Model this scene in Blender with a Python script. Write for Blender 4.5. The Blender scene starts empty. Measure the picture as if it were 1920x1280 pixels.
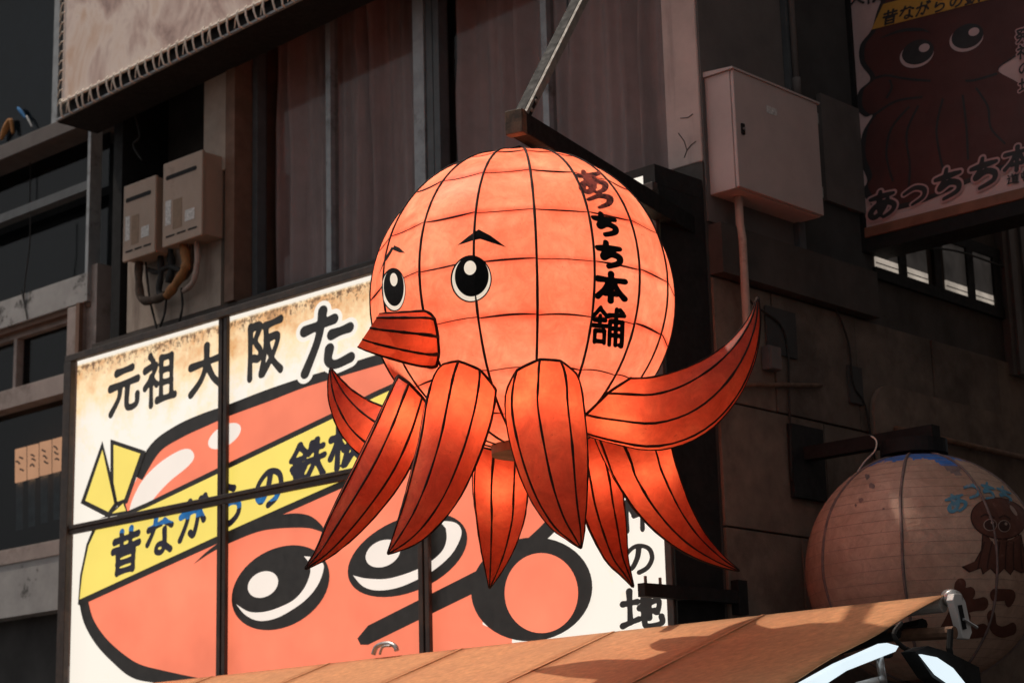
import bpy, math, random
import numpy as np
from mathutils import Vector
random.seed(7)
rng = np.random.RandomState(5)
scene = bpy.context.scene
col = scene.collection

# ------------------------------------------------------------------ camera
FPX = 3800.0
PITCH, ROLL = math.radians(13.6), math.radians(-1.55)
CAM = np.array([0.0, 0.0, 1.6])
cp, sp, cr, sr = math.cos(PITCH), math.sin(PITCH), math.cos(ROLL), math.sin(ROLL)
FWD = np.array([0, cp, sp]); _r0 = np.array([1.0, 0, 0]); _u0 = np.array([0, -sp, cp])
RIGHT = _r0*cr + _u0*sr
UP = -_r0*sr + _u0*cr
cam_data = bpy.data.cameras.new('camera'); cam = bpy.data.objects.new('camera', cam_data); col.objects.link(cam)
from mathutils import Matrix
cam.matrix_world = Matrix(((RIGHT[0], UP[0], -FWD[0], CAM[0]), (RIGHT[1], UP[1], -FWD[1], CAM[1]),
                           (RIGHT[2], UP[2], -FWD[2], CAM[2]), (0, 0, 0, 1)))
cam_data.sensor_width = 36.0
cam_data.lens = 36.0*FPX/1920.0
cam_data.clip_end = 500.0
scene.camera = cam
cam_data.dof.use_dof = True; cam_data.dof.focus_distance = 9.9; cam_data.dof.aperture_fstop = 3.2

# the place's own frame: a = along the shop front, n = out of it into the street, z = up
YA = math.radians(-42.6)
A = np.array([math.cos(YA), math.sin(YA), 0.0]); N = np.array([math.sin(YA), -math.cos(YA), 0.0]); Z = np.array([0, 0, 1.0])
def ray(x, y): return FWD + RIGHT*(x-960)/FPX - UP*(y-640)/FPX
def at_depth(x, y, d): return CAM + ray(x, y)*d
ORG = at_depth(1262, 1000, 11.6); ORG[2] = 0
def L(a, n, z): return ORG + A*a + N*n + Z*z
def onF(x, y, n=0.0):                      # the point of the plane n=const, parallel to the shop front
    d = ray(x, y); return CAM + d*(((ORG-CAM)@N + n)/(d@N))
def onG(x, y, a=0.0):                      # the point of the plane a=const, parallel to the side street front
    d = ray(x, y); return CAM + d*(((ORG-CAM)@A + a)/(d@A))
def loc(P): return ((P-ORG)@A, (P-ORG)@N, P[2])

# ------------------------------------------------------------------ sky, sun, exposure
SUN_EL = math.radians(63)
_h = -A*math.cos(math.radians(20)) + N*math.sin(math.radians(20))
SUN = np.array([_h[0]*math.cos(SUN_EL), _h[1]*math.cos(SUN_EL), math.sin(SUN_EL)])
world = bpy.data.worlds.new('World'); scene.world = world; world.use_nodes = True
wn = world.node_tree.nodes; wl = world.node_tree.links
sky = wn.new('ShaderNodeTexSky'); sky.sky_type = 'NISHITA'; sky.sun_disc = False
sky.sun_elevation = SUN_EL; sky.sun_rotation = math.atan2(_h[0], _h[1]); sky.dust_density = 4.0; sky.air_density = 1.0
hs = wn.new('ShaderNodeHueSaturation'); hs.inputs['Saturation'].default_value = 0.08
wl.new(sky.outputs[0], hs.inputs['Color']); wl.new(hs.outputs[0], wn['Background'].inputs['Color'])
wn['Background'].inputs['Strength'].default_value = 0.082
sd = bpy.data.lights.new('sun', 'SUN'); sd.energy = 2.5; sd.angle = math.radians(1.0); sd.color = (1.0, 0.86, 0.72)
so = bpy.data.objects.new('sun', sd); col.objects.link(so); so.location = (0, 0, 30)
so.rotation_euler = Vector(SUN).to_track_quat('Z', 'Y').to_euler()
vs = scene.view_settings; vs.view_transform = 'Standard'; vs.look = 'None'; vs.exposure = 0.0; vs.gamma = 1.0; vs.use_curve_mapping = False
scene.cycles.max_bounces = 6; scene.cycles.diffuse_bounces = 3; scene.cycles.transparent_max_bounces = 12
scene.cycles.sample_clamp_indirect = 4.0

# ------------------------------------------------------------------ materials
def ramp(nt, fac, stops):
    r = nt.nodes.new('ShaderNodeValToRGB'); nt.links.new(fac, r.inputs[0])
    e = r.color_ramp.elements
    while len(e) < len(stops): e.new(0.5)
    for i, (p, c) in enumerate(stops):
        e[i].position = p; e[i].color = (c[0], c[1], c[2], 1) if not isinstance(c, (int, float)) else (c, c, c, 1)
    return r.outputs[0]
def noise(nt, scale, detail=5, rough=0.6, vec=None, dist=0.0):
    n = nt.nodes.new('ShaderNodeTexNoise'); n.inputs['Scale'].default_value = scale
    n.inputs['Detail'].default_value = detail; n.inputs['Roughness'].default_value = rough; n.inputs['Distortion'].default_value = dist
    if vec is None:
        g = nt.nodes.new('ShaderNodeNewGeometry'); vec = g.outputs['Position']
    nt.links.new(vec, n.inputs['Vector']); return n.outputs['Fac']
def scaled_pos(nt, sx, sy, sz):
    g = nt.nodes.new('ShaderNodeNewGeometry'); m = nt.nodes.new('ShaderNodeVectorMath'); m.operation = 'MULTIPLY'
    m.inputs[1].default_value = (sx, sy, sz); nt.links.new(g.outputs['Position'], m.inputs[0]); return m.outputs[0]
def mixc(nt, fac, c1, c2, mode='MIX'):
    m = nt.nodes.new('ShaderNodeMix'); m.data_type = 'RGBA'; m.blend_type = mode
    for s, v in ((m.inputs[0], fac), (m.inputs[6], c1), (m.inputs[7], c2)):
        if isinstance(v, bpy.types.NodeSocket): nt.links.new(v, s)
        elif isinstance(v, (int, float)): s.default_value = v
        else: s.default_value = (v[0], v[1], v[2], 1)
    return m.outputs[2]
def new_mat(name):
    m = bpy.data.materials.new(name); m.use_nodes = True
    return m, m.node_tree, m.node_tree.nodes['Principled BSDF']
def mat(name, c, rough=0.7,  var=0.35, scale=6.0, bump=0.0, bscale=60.0, metal=0.0, dirt=None, dscale=2.5, dlo=0.5, dhi=0.72, streak=False, spec=0.3):
    m, nt, b = new_mat(name); b.inputs['Specular IOR Level'].default_value = spec
    lo = [x*(1-var) for x in c]; hi = [min(1, x*(1+var*0.6)) for x in c]
    f = noise(nt, scale, 7, 0.65)
    cc = ramp(nt, f, [(0.3, lo), (0.7, hi)])
    if dirt is not None:
        v = scaled_pos(nt, 1, 1, 0.12) if streak else None
        df = ramp(nt, noise(nt, dscale*(3 if streak else 1), 8, 0.7, v), [(dlo, 0.0), (dhi, 1.0)])
        cc = mixc(nt, df, cc, dirt)
    nt.links.new(cc, b.inputs['Base Color'])
    b.inputs['Roughness'].default_value = rough; b.inputs['Metallic'].default_value = metal
    rr = ramp(nt, noise(nt, scale*3, 4), [(0.3, max(0, rough-0.12)), (0.75, min(1, rough+0.12))])
    nt.links.new(rr, b.inputs['Roughness'])
    if bump > 0:
        bp = nt.nodes.new('ShaderNodeBump'); bp.inputs['Strength'].default_value = bump; bp.inputs['Distance'].default_value = 0.01
        nt.links.new(noise(nt, bscale, 6, 0.7), bp.inputs['Height']); nt.links.new(bp.outputs[0], b.inputs['Normal'])
    return m
def glow(name, c, strength=1.0, var=0.12, scale=3.0, base=(0.5, 0.5, 0.5)):       # print on a backlit panel
    m, nt, b = new_mat(name)
    b.inputs['Base Color'].default_value = (c[0]*.15, c[1]*.15, c[2]*.15, 1); b.inputs['Roughness'].default_value = 0.45
    f = noise(nt, scale, 4, 0.55)
    cc = ramp(nt, f, [(0.3, [x*(1-var) for x in c]), (0.7, [x*(1+var*.4) for x in c])])
    nt.links.new(cc, b.inputs['Emission Color']); b.inputs['Emission Strength'].default_value = strength
    return m
def skin(name, c1, c2, c3, trans=0.6, scale=3.2, seam=None):                                  # lantern cloth lit from inside
    m, nt, b = new_mat(name); nt.nodes.remove(b); out = nt.nodes['Material Output']
    f = noise(nt, scale, 6, 0.6, dist=0.4)
    cc = ramp(nt, f, [(0.32, c1), (0.52, c2), (0.72, c3)])
    sp_ = ramp(nt, noise(nt, 46, 5, 0.7), [(0.63, 0.0), (0.75, 1.0)])
    cc = mixc(nt, sp_, cc, [x*0.55 for x in c1])
    wr = ramp(nt, noise(nt, 9, 8, 0.75, dist=1.2), [(0.40, 0.80), (0.6, 1.0)])
    cc = mixc(nt, 1.0, cc, wr, 'MULTIPLY')
    if seam:                                   # reddish seam glow painted into the cloth along the globe's horizontal hoops
        zc, R, rings = seam
        ge = nt.nodes.new('ShaderNodeNewGeometry'); sx_ = nt.nodes.new('ShaderNodeSeparateXYZ'); nt.links.new(ge.outputs['Position'], sx_.inputs[0])
        tot = None
        for r_ in rings:
            h_ = zc+R*math.sin(r_); k1 = nt.nodes.new('ShaderNodeMath'); k1.operation = 'SUBTRACT'; nt.links.new(sx_.outputs[2], k1.inputs[0]); k1.inputs[1].default_value = h_
            k2 = nt.nodes.new('ShaderNodeMath'); k2.operation = 'ABSOLUTE'; nt.links.new(k1.outputs[0], k2.inputs[0])
            k3 = nt.nodes.new('ShaderNodeMapRange'); k3.interpolation_type = 'SMOOTHSTEP'; nt.links.new(k2.outputs[0], k3.inputs[0])
            for ii, vv in ((1, 0.0), (2, 0.034), (3, 1.0), (4, 0.0)): k3.inputs[ii].default_value = vv
            if tot is None: tot = k3.outputs[0]
            else:
                k4 = nt.nodes.new('ShaderNodeMath'); k4.operation = 'MAXIMUM'; nt.links.new(tot, k4.inputs[0]); nt.links.new(k3.outputs[0], k4.inputs[1]); tot = k4.outputs[0]
        k5 = nt.nodes.new('ShaderNodeMath'); k5.operation = 'MULTIPLY'; nt.links.new(tot, k5.inputs[0])
        nt.links.new(ramp(nt, noise(nt, 4.5, 5, 0.7), [(0.35, 0.15), (0.62, 0.85)]), k5.inputs[1])
        cc = mixc(nt, k5.outputs[0], cc, (c1[0]*.97, c1[1]*.42, c1[2]*.36))
    t = nt.nodes.new('ShaderNodeBsdfTranslucent'); d = nt.nodes.new('ShaderNodeBsdfDiffuse')
    g = nt.nodes.new('ShaderNodeBsdfGlossy'); g.inputs['Roughness'].default_value = 0.5; g.inputs['Color'].default_value = (1, 1, 1, 1)
    nt.links.new(cc, t.inputs['Color']); nt.links.new(cc, d.inputs['Color'])
    m1 = nt.nodes.new('ShaderNodeMixShader'); m1.inputs[0].default_value = trans
    nt.links.new(d.outputs[0], m1.inputs[1]); nt.links.new(t.outputs[0], m1.inputs[2])
    m2 = nt.nodes.new('ShaderNodeMixShader'); m2.inputs[0].default_value = 0.018
    nt.links.new(m1.outputs[0], m2.inputs[1]); nt.links.new(g.outputs[0], m2.inputs[2])
    bp = nt.nodes.new('ShaderNodeBump'); bp.inputs['Strength'].default_value = 0.5; bp.inputs['Distance'].default_value = 0.012
    nt.links.new(noise(nt, 11, 6, 0.7, dist=0.8), bp.inputs['Height'])
    for s in (t, d): nt.links.new(bp.outputs[0], s.inputs['Normal'])
    nt.links.new(m2.outputs[0], out.inputs[0])
    return m
def glass(name, tint=(0.6, 0.65, 0.7), refl=0.12):
    m, nt, b = new_mat(name); nt.nodes.remove(b); out = nt.nodes['Material Output']
    t = nt.nodes.new('ShaderNodeBsdfTransparent'); t.inputs[0].default_value = (*tint, 1)
    g = nt.nodes.new('ShaderNodeBsdfGlossy'); g.inputs['Roughness'].default_value = 0.06
    m1 = nt.nodes.new('ShaderNodeMixShader'); m1.inputs[0].default_value = refl
    nt.links.new(t.outputs[0], m1.inputs[1]); nt.links.new(g.outputs[0], m1.inputs[2]); nt.links.new(m1.outputs[0], out.inputs[0])
    return m

M = {}
M['black'] = mat('black_paint', (0.022, 0.021, 0.021), 0.7, 0.3, 9, 0.1, spec=0.12)
M['beam'] = mat('beam_paint', (0.010, 0.010, 0.010), 0.7, 0.3, 9, 0.15, dirt=(0.03, 0.02, 0.015), dscale=6, dlo=0.66, dhi=0.8, spec=0.15)
M['rusty'] = mat('worn_plate', (0.14, 0.09, 0.055), 0.6, 0.5, 14, 0.2, dirt=(0.02, 0.018, 0.015), dscale=9, dlo=0.42, dhi=0.6)
M['strutside'] = mat('steel_and_lit_side', (0.24, 0.21, 0.175), 0.6, 0.35, 12, 0.1, metal=0.0, dirt=(0.1, 0.08, 0.06), dscale=9)  # steel of the bolts, and the pale tone painted for the strut's lit side
M['dark_wall'] = mat('dark_wall_paint', (0.075, 0.06, 0.053), 0.85, 0.35, 3, 0.2)
M['pillar'] = mat('pillar_render', (0.56, 0.42, 0.38), 0.85, 0.2, 3, 0.2, 90, dirt=(0.3, 0.22, 0.2), dscale=1.6, dlo=0.56, dhi=0.8, streak=True)
M['beige'] = mat('beige_render', (0.42, 0.33, 0.27), 0.85, 0.25, 3, 0.25, 90, dirt=(0.15, 0.1, 0.08), dscale=1.8, dlo=0.5, dhi=0.75, streak=True)
M['brownpost'] = mat('brown_post', (0.20, 0.11, 0.075), 0.7, 0.3, 5)
M['grey_panel'] = mat('grey_panel', (0.14, 0.118, 0.11), 0.7, 0.2, 3, 0.1)
M['alu'] = mat('aluminium', (0.34, 0.35, 0.36), 0.5, 0.25, 7, 0.1, metal=0.2, dirt=(0.1, 0.09, 0.08), dscale=5, dlo=0.55, dhi=0.75)
M['alu_dark'] = mat('dark_aluminium', (0.10, 0.105, 0.11), 0.5, 0.25, 7)
M['frame_light'] = mat('pale_frame', (0.38, 0.30, 0.27), 0.6, 0.2, 5, 0.05, dirt=(0.15, 0.11, 0.09), dscale=3)
M['white_beam'] = mat('peeling_white', (0.38, 0.36, 0.35), 0.8, 0.2, 4, 0.2, dirt=(0.06, 0.055, 0.05), dscale=3.5, dlo=0.58, dhi=0.66)
M['room'] = mat('dark_room', (0.07, 0.066, 0.064), 0.9, 0.3, 2, spec=0.1)
M['blue_reflection'] = mat('blue_reflection', (0.16, 0.22, 0.26), 0.9, 0.4, 2)  # bluish glass reflection put into the colour
M['curtain'] = mat('curtain_cloth', (0.50, 0.36, 0.35), 0.95, 0.15, 5, 0.15, 220, dirt=(0.34, 0.23, 0.22), dscale=1.2, streak=True)
M['glass'] = glass('window_glass', (0.9, 0.88, 0.87), 0.018)
M['glass_blue'] = glass('dark_window_glass', (0.42, 0.45, 0.47), 0.035)
M['boxpaint'] = mat('cream_box_paint', (0.50, 0.385, 0.36), 0.6, 0.12, 3, 0.03, dirt=(0.25, 0.18, 0.15), dscale=2.2, dlo=0.62, dhi=0.85)
M['heater'] = mat('heater_enamel', (0.38, 0.275, 0.21), 0.5, 0.12, 4, 0.02, dirt=(0.2, 0.13, 0.09), dscale=4, dlo=0.6, dhi=0.8)
M['heater_side'] = M['heater']
M['sticker'] = mat('sticker', (0.62, 0.6, 0.58), 0.6, 0.5, 60)
M['sticker_brown'] = mat('label_brown', (0.26, 0.17, 0.11), 0.6, 0.2, 20)
M['lagging'] = mat('pipe_lagging', (0.11, 0.075, 0.055), 0.9, 0.5, 18, 0.4, 50)
M['lag_orange'] = mat('pipe_tape', (0.36, 0.16, 0.06), 0.8, 0.3, 25, 0.2)
M['cable'] = mat('cable', (0.03, 0.027, 0.025), 0.7, 0.3, 20)
M['pvc'] = mat('pvc_pipe', (0.5, 0.36, 0.30), 0.6, 0.2, 6, 0.05, dirt=(0.2, 0.12, 0.09), dscale=6)
M['concrete'] = mat('cement_panel', (0.215, 0.155, 0.12), 0.9, 0.35, 4, 0.4, 70, dirt=(0.085, 0.06, 0.047), dscale=1.5, dlo=0.48, dhi=0.75)
M['concrete2'] = mat('cement_panel_dark', (0.17, 0.125, 0.10), 0.9, 0.35, 4, 0.4, 70, dirt=(0.065, 0.048, 0.04), dscale=1.5, dlo=0.45, dhi=0.75)
M['rust'] = mat('rusty_pipe', (0.2, 0.11, 0.07), 0.8, 0.5, 14, 0.3)
M['canvas'] = mat('awning_canvas', (0.62, 0.30, 0.14), 0.9, 0.25, 22, 0.3, 160, dirt=(0.46, 0.22, 0.11), dscale=2.0, dlo=0.45, dhi=0.8)
M['white_metal'] = mat('white_enamel', (0.62, 0.60, 0.58), 0.45, 0.12, 9, dirt=(0.25, 0.2, 0.17), dscale=9, dlo=0.58, dhi=0.8)
M['steel'] = mat('steel', (0.42, 0.41, 0.4), 0.35, 0.2, 15, metal=0.7)
M['rope'] = mat('rope', (0.85, 0.76, 0.66), 0.9, 0.2, 60)
M['street'] = mat('asphalt', (0.05, 0.05, 0.05), 0.9, 0.3, 8, 0.3)
M['bark_brown'] = mat('base_disc', (0.22, 0.15, 0.10), 0.8, 0.3, 12)
M['rib'] = mat('lantern_rib', (0.022, 0.010, 0.008), 0.8, 0.4, 30, 0.3)
M['seam'] = mat('lantern_seam', (0.06, 0.012, 0.008), 0.8, 0.7, 7)
M['ink'] = mat('ink_black', (0.010, 0.009, 0.009), 0.7, 0.4, 40, dirt=(0.22, 0.08, 0.04), dscale=34, dlo=0.68, dhi=0.74, spec=0.1)
M['ink_worn'] = mat('ink_worn', (0.03, 0.012, 0.012), 0.6, 0.4, 40, dirt=(0.55, 0.10, 0.07), dscale=16, dlo=0.4, dhi=0.56)

# ------------------------------------------------------------------ mesh helpers
class MB:
    def __init__(s): s.v = []; s.f = []; s.m = []
    def add(s, vs_, fs, mi=0):
        o = len(s.v); s.v.extend([tuple(map(float, p)) for p in vs_])
        s.f.extend([tuple(i+o for i in f) for f in fs]); s.m.extend([mi]*len(fs)); return s
    def hexa(s, p, mi=0):     # p: 8 points, 0-3 bottom ring, 4-7 top ring
        return s.add(p, [(0, 3, 2, 1), (4, 5, 6, 7), (0, 1, 5, 4), (1, 2, 6, 5), (2, 3, 7, 6), (3, 0, 4, 7)], mi)
    def box(s, a0, a1, n0, n1, z0, z1, mi=0):
        return s.hexa([L(a0, n1, z0), L(a1, n1, z0), L(a1, n0, z0), L(a0, n0, z0), L(a0, n1, z1), L(a1, n1, z1), L(a1, n0, z1), L(a0, n0, z1)], mi)
    def tube(s, pts, r, seg=8, mi=0, caps=True):
        pts = [np.asarray(p, float) for p in pts]; k = len(pts)
        rr = r if hasattr(r, '__len__') else [r]*k
        T = [pts[min(i+1, k-1)] - pts[max(i-1, 0)] for i in range(k)]; T = [t/(np.linalg.norm(t)+1e-12) for t in T]
        u = np.cross(T[0], Z); 
        if np.linalg.norm(u) < 1e-3: u = np.cross(T[0], A)
        vs_ = []
        for i in range(k):
            u = u - T[i]*(u@T[i]); u /= np.linalg.norm(u); w = np.cross(T[i], u)
            for j in range(seg):
                th = 2*math.pi*j/seg; vs_.append(pts[i] + (u*math.cos(th) + w*math.sin(th))*rr[i])
        fs = [(i*seg+j, i*seg+(j+1) % seg, (i+1)*seg+(j+1) % seg, (i+1)*seg+j) for i in range(k-1) for j in range(seg)]
        if caps: fs += [tuple(range(seg))[::-1], tuple((k-1)*seg+j for j in range(seg))]
        return s.add(vs_, fs, mi)
    def bar(s, p, q, w, h, side=None, mi=0):   # rectangular bar from p to q
        p = np.asarray(p, float); q = np.asarray(q, float); t = q-p; t /= np.linalg.norm(t)
        u = np.cross(t, Z) if side is None else np.asarray(side, float); u = u - t*(u@t); u /= np.linalg.norm(u); v = np.cross(u, t)
        c = [(-w/2, -h/2), (w/2, -h/2), (w/2, h/2), (-w/2, h/2)]
        return s.hexa([p+u*x+v*y for x, y in c] + [q+u*x+v*y for x, y in c], mi)
    def prism(s, pts, off, mi=0):              # polygon (world points) given thickness by offset vector
        k = len(pts); pts = [np.asarray(p, float) for p in pts]
        return s.add(pts + [p+off for p in pts], [tuple(range(k)), tuple(range(2*k-1, k-1, -1))] +
                     [(i, i+k, (i+1) % k+k, (i+1) % k) for i in range(k)], mi)
    def build(s, name, mats, parent=None, smooth=False, bevel=0.0):
        me = bpy.data.meshes.new(name)
        V = np.array(s.v)
        if parent is not None: base = np.array(ROOT[parent.name])
        else: base = np.array([(V[:, 0].min()+V[:, 0].max())/2, (V[:, 1].min()+V[:, 1].max())/2, V[:, 2].min()])
        me.from_pydata([tuple(p) for p in V-base], [], s.f); 
        if not isinstance(mats, (list, tuple)): mats = [mats]
        for m in mats: me.materials.append(m)
        if len(mats) > 1: me.polygons.foreach_set('material_index', s.m)
        if smooth: me.polygons.foreach_set('use_smooth', [True]*len(me.polygons))
        me.update()
        o = bpy.data.objects.new(name, me); col.objects.link(o)
        if parent is not None: o.parent = parent
        else: o.location = base
        ROOT[o.name] = base
        if bevel > 0:
            b = o.modifiers.new('bevel', 'BEVEL'); b.width = bevel; b.segments = 2; b.limit_method = 'ANGLE'
        return o
ROOT = {}
def tag(o, label, cat, group=None):
    o['label'] = label; o['category'] = cat
    if group: o['group'] = group
    return o
def thing(name, label, cat, base, group=None):
    o = bpy.data.objects.new(name, None); col.objects.link(o); o.location = tuple(base); o.empty_display_size = 0.1
    ROOT[o.name] = np.array(base, float); return tag(o, label, cat, group)
def part_box(name, m, parent, a0, a1, n0, n1, z0, z1, bevel=0.0):
    return MB().box(a0, a1, n0, n1, z0, z1).build(name, m, parent, bevel=bevel)
def bulb(name, p, power, parent, radius=0.06, color=(1, .8, .6)):
    ld = bpy.data.lights.new(name, 'POINT'); ld.energy = power; ld.shadow_soft_size = radius; ld.color = color
    o = bpy.data.objects.new(name, ld); col.objects.link(o); o.parent = parent
    o.location = tuple(np.asarray(p)-ROOT[parent.name]); return o
def crom(pts, n=8, closed=False):              # Catmull-Rom through points of any dimension
    P = [np.asarray(p, float) for p in pts]; k = len(P)
    if k < 3 and not closed: return [P[0]+(P[1]-P[0])*t for t in np.linspace(0, 1, n+1)]
    out = []; rngi = range(k) if closed else range(k-1)
    for i in rngi:
        p0, p1, p2, p3 = (P[(i-1) % k], P[i], P[(i+1) % k], P[(i+2) % k]) if closed else (P[max(i-1, 0)], P[i], P[i+1], P[min(i+2, k-1)])
        for j in range(n):
            t = j/n
            out.append(0.5*((2*p1)+(-p0+p2)*t+(2*p0-5*p1+4*p2-p3)*t*t+(-p0+3*p1-3*p2+p3)*t**3))
    if not closed: out.append(P[-1])
    return out

# ------------------------------------------------------------------ brush lettering: strokes in a 100 box, turned into flat outlines
S = lambda t: [[tuple(map(float, p.split(','))) for p in st.split()] for st in t.split('|')]
shi = '22,3 31,14|6,28 40,22 26,44 6,62|25,44 25,98|30,50 42,60'
han = '52,12 95,6|55,12 54,50 43,95|56,36 88,34 74,66 48,95|58,44 74,74 97,95'
GL = {
 '元': S('25,16 75,12|6,44 94,38|38,44 34,68 10,96|62,42 60,84 72,93 92,88 94,70'),
 '祖': S(shi+'|56,12 56,88|56,12 88,12|88,12 88,88|56,36 88,36|56,60 88,60|44,92 99,90'),
 '大': S('6,40 94,34|50,4 48,42 34,72 6,96|52,44 70,74 96,95'),
 '阪': S('12,8 12,98|12,10 38,9 26,34 40,52 36,66 22,64|'+han),
 'た': S('6,28 62,20|40,3 32,46 8,95|58,44 92,40|54,66 52,84 66,93 95,88'),
 'こ': S('24,18 76,14 70,26|18,62 28,84 56,90 88,80'),
 '昔': S('8,22 92,18|32,4 34,42|66,2 64,40|4,44 96,40|22,56 22,98|22,56 78,54|78,54 78,98|22,76 78,75|22,96 78,96'),
 'な': S('8,26 54,18|34,3 26,32 6,62|66,14 94,30|68,36 70,78 58,92 40,86 44,72 64,72 94,92'),
 'が': S('6,36 48,29 64,36 62,62 52,90 40,82|34,5 28,50 6,93|68,30 86,60|72,6 80,18|86,2 94,14'),
 'ら': S('34,5 60,15|26,30 22,60 50,45 78,52 78,76 56,92 28,95'),
 'の': S('52,18 46,50 28,80 12,66 14,38 44,14 78,24 88,54 74,82 50,94'),
 '鉄': S('26,3 4,36|26,6 48,30|14,40 40,38|8,58 46,56|27,40 27,90|12,66 18,78|42,64 36,78|4,95 50,90|62,8 54,32|58,26 94,22|50,52 99,47|76,3 74,50 50,95|76,52 99,95'),
 '板': S('4,30 44,28|24,3 24,98|24,34 4,72|26,38 42,60|'+han),
 '発': S('10,12 44,10 30,34 4,52|14,26 26,36|62,6 56,16 92,46|82,8 72,20|30,42 70,42|10,64 90,62|40,44 36,72 10,96|62,44 62,86 74,94 92,88 92,78'),
 '祥': S(shi+'|54,4 62,18|90,4 80,18|50,26 96,24|54,46 92,44|47,68 99,64|73,26 73,98'),
 '地': S('4,34 38,32|20,5 20,80|2,86 40,74|44,48 88,34 86,62 78,58|66,3 66,74|54,22 54,82 62,93 95,90 95,74'),
 'あ': S('10,24 86,18|42,3 40,50 48,90|68,34 52,72 26,92 12,76 28,54 62,44 90,60 84,82 56,97'),
 'っ': S('8,36 52,20 90,36 86,66 44,86'),
 'ち': S('8,30 90,22|44,3 36,40 24,62 56,47 86,58 82,82 38,97'),
 '本': S('5,26 95,24|50,3 50,98|44,28 30,58 6,86|56,28 72,58 94,86|32,72 68,72'),
 '舗': S('26,2 4,26|26,5 48,24|8,36 44,35|26,24 26,52|3,51 49,50|12,65 12,96|12,65 42,64|42,64 42,96|12,93 42,93|54,20 99,18|76,3 76,98|86,4 95,12|58,37 58,99|58,37 95,36|95,36 94,94 88,97|58,55 95,54|58,73 95,72'),
 '道': S('42,5 50,18|76,4 68,18|34,24 96,22|48,35 48,80|48,35 86,34|86,34 86,80|48,50 86,50|48,65 86,65|48,80 86,80|8,10 18,22|4,40 22,40 12,78|4,90 30,84 98,95'),
 '頓': S('4,22 46,18|8,36 8,60|8,60 42,58|42,34 42,60|25,4 24,84 34,94 48,84|52,8 99,6|60,24 60,77|60,24 93,24|93,24 93,77|60,42 93,42|60,59 93,59|60,77 93,77|66,80 50,97|84,80 99,97'),
}
_sdf = {}
def glyph_sdf(ch, res=64):
    if (ch, res) in _sdf: return _sdf[(ch, res)]
    lo, hi = -14.0, 114.0
    xs = np.linspace(lo, hi, res); X, Y = np.meshgrid(xs, xs)
    D = np.full(X.shape, 1e3)
    for st in GL[ch]:
        c = crom(st, 5); m = len(c)-1
        for i in range(m):
            p, q = c[i], c[i+1]; d = q-p; ll = d@d+1e-9
            t = np.clip(((X-p[0])*d[0]+(Y-p[1])*d[1])/ll, 0, 1)
            s_ = (i+t)/m; w = (0.45+0.85*np.sin(math.pi*np.clip(0.12+0.8*s_, 0, 1))**0.9) if ch in 'あっち' else ((0.82+0.08*(1-s_)) if ch in '舗道頓' else 1.12-0.24*np.sin(math.pi*np.clip(s_, 0, 1))**1.2+0.1*(1-s_))
            D = np.minimum(D, np.hypot(X-p[0]-t*d[0], Y-p[1]-t*d[1]) - 6.6*w)
    _sdf[(ch, res)] = (xs, D); return xs, D
def iso_mesh(xs, D, thr):
    ins = D < thr; key = {}; V = []; Fc = []
    def vid(k, p):
        if k not in key: key[k] = len(V); V.append(p)
        return key[k]
    r = len(xs)
    for i in range(r-1):
        row = ins[i:i+2]
        for j in range(r-1):
            b = row[:, j:j+2]
            if not b.any(): continue
            cs = ((i, j), (i, j+1), (i+1, j+1), (i+1, j)); poly = []
            for k in range(4):
                p, q = cs[k], cs[(k+1) % 4]
                if ins[p]: poly.append(vid(p, (xs[p[1]], xs[p[0]])))
                if ins[p] != ins[q]:
                    kk = (min(p, q), max(p, q)); t = (thr-D[kk[0]])/(D[kk[1]]-D[kk[0]])
                    poly.append(vid(kk, (xs[kk[0][1]]+t*(xs[kk[1][1]]-xs[kk[0][1]]), xs[kk[0][0]]+t*(xs[kk[1][0]]-xs[kk[0][0]]))))
            if len(poly) >= 3: Fc.append(tuple(poly[::-1]))
    return V, Fc
_gm = {}
def glyph(ch, fat=0.0, res=56):
    k = (ch, fat, res)
    if k not in _gm: _gm[k] = iso_mesh(*glyph_sdf(ch, res), fat)
    return _gm[k]
def quad_px(x0, y0, w, h, slope=-0.29, lean=0.0):      # four picture corners of a letter: TL, TR, BR, BL
    return ((x0, y0), (x0+w, y0+slope*w), (x0+w+lean, y0+slope*w+h), (x0+lean, y0+h))
def lerp_quad(q, u, v):
    (a, b), (c, d), (e, f), (g, h) = q
    return ((1-u)*(1-v)*a+u*(1-v)*c+u*v*e+(1-u)*v*g, (1-u)*(1-v)*b+u*(1-v)*d+u*v*f+(1-u)*v*h)
def put_glyph(ch, q, surf, m, parent, name='letter', fat=0.0, res=56, pick=None):
    V, Fc = glyph(ch, fat, res); P = [lerp_quad(q, x/100, y/100) for x, y in V]
    mb = MB(); mb.add([surf(*p) for p in P], Fc)
    if pick:
        mb.m = [pick(sum(P[i][0] for i in f)/len(f), sum(P[i][1] for i in f)/len(f)) for f in Fc]
    return mb.build(name, m, parent)
def poly_px(name, pts, surf, m, parent, smooth=0, closed=True):
    if smooth: pts = [tuple(p) for p in crom(pts, smooth, closed=closed)]
    return MB().add([surf(*p) for p in pts][::-1], [tuple(range(len(pts)))]).build(name, m, parent)
def ribbon(pts, w, n=8, taper=False):                  # picture polyline with width -> strip of quads (both sides)
    c = crom([(p[0], p[1], (p[2] if len(p) > 2 else w)) for p in pts], n); o = []
    for i, p in enumerate(c):
        t = c[min(i+1, len(c)-1)][:2]-c[max(i-1, 0)][:2]; t /= np.hypot(*t)+1e-9; nn = np.array([-t[1], t[0]])*p[2]/2
        o.append((p[:2]+nn, p[:2]-nn))
    return o
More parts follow.
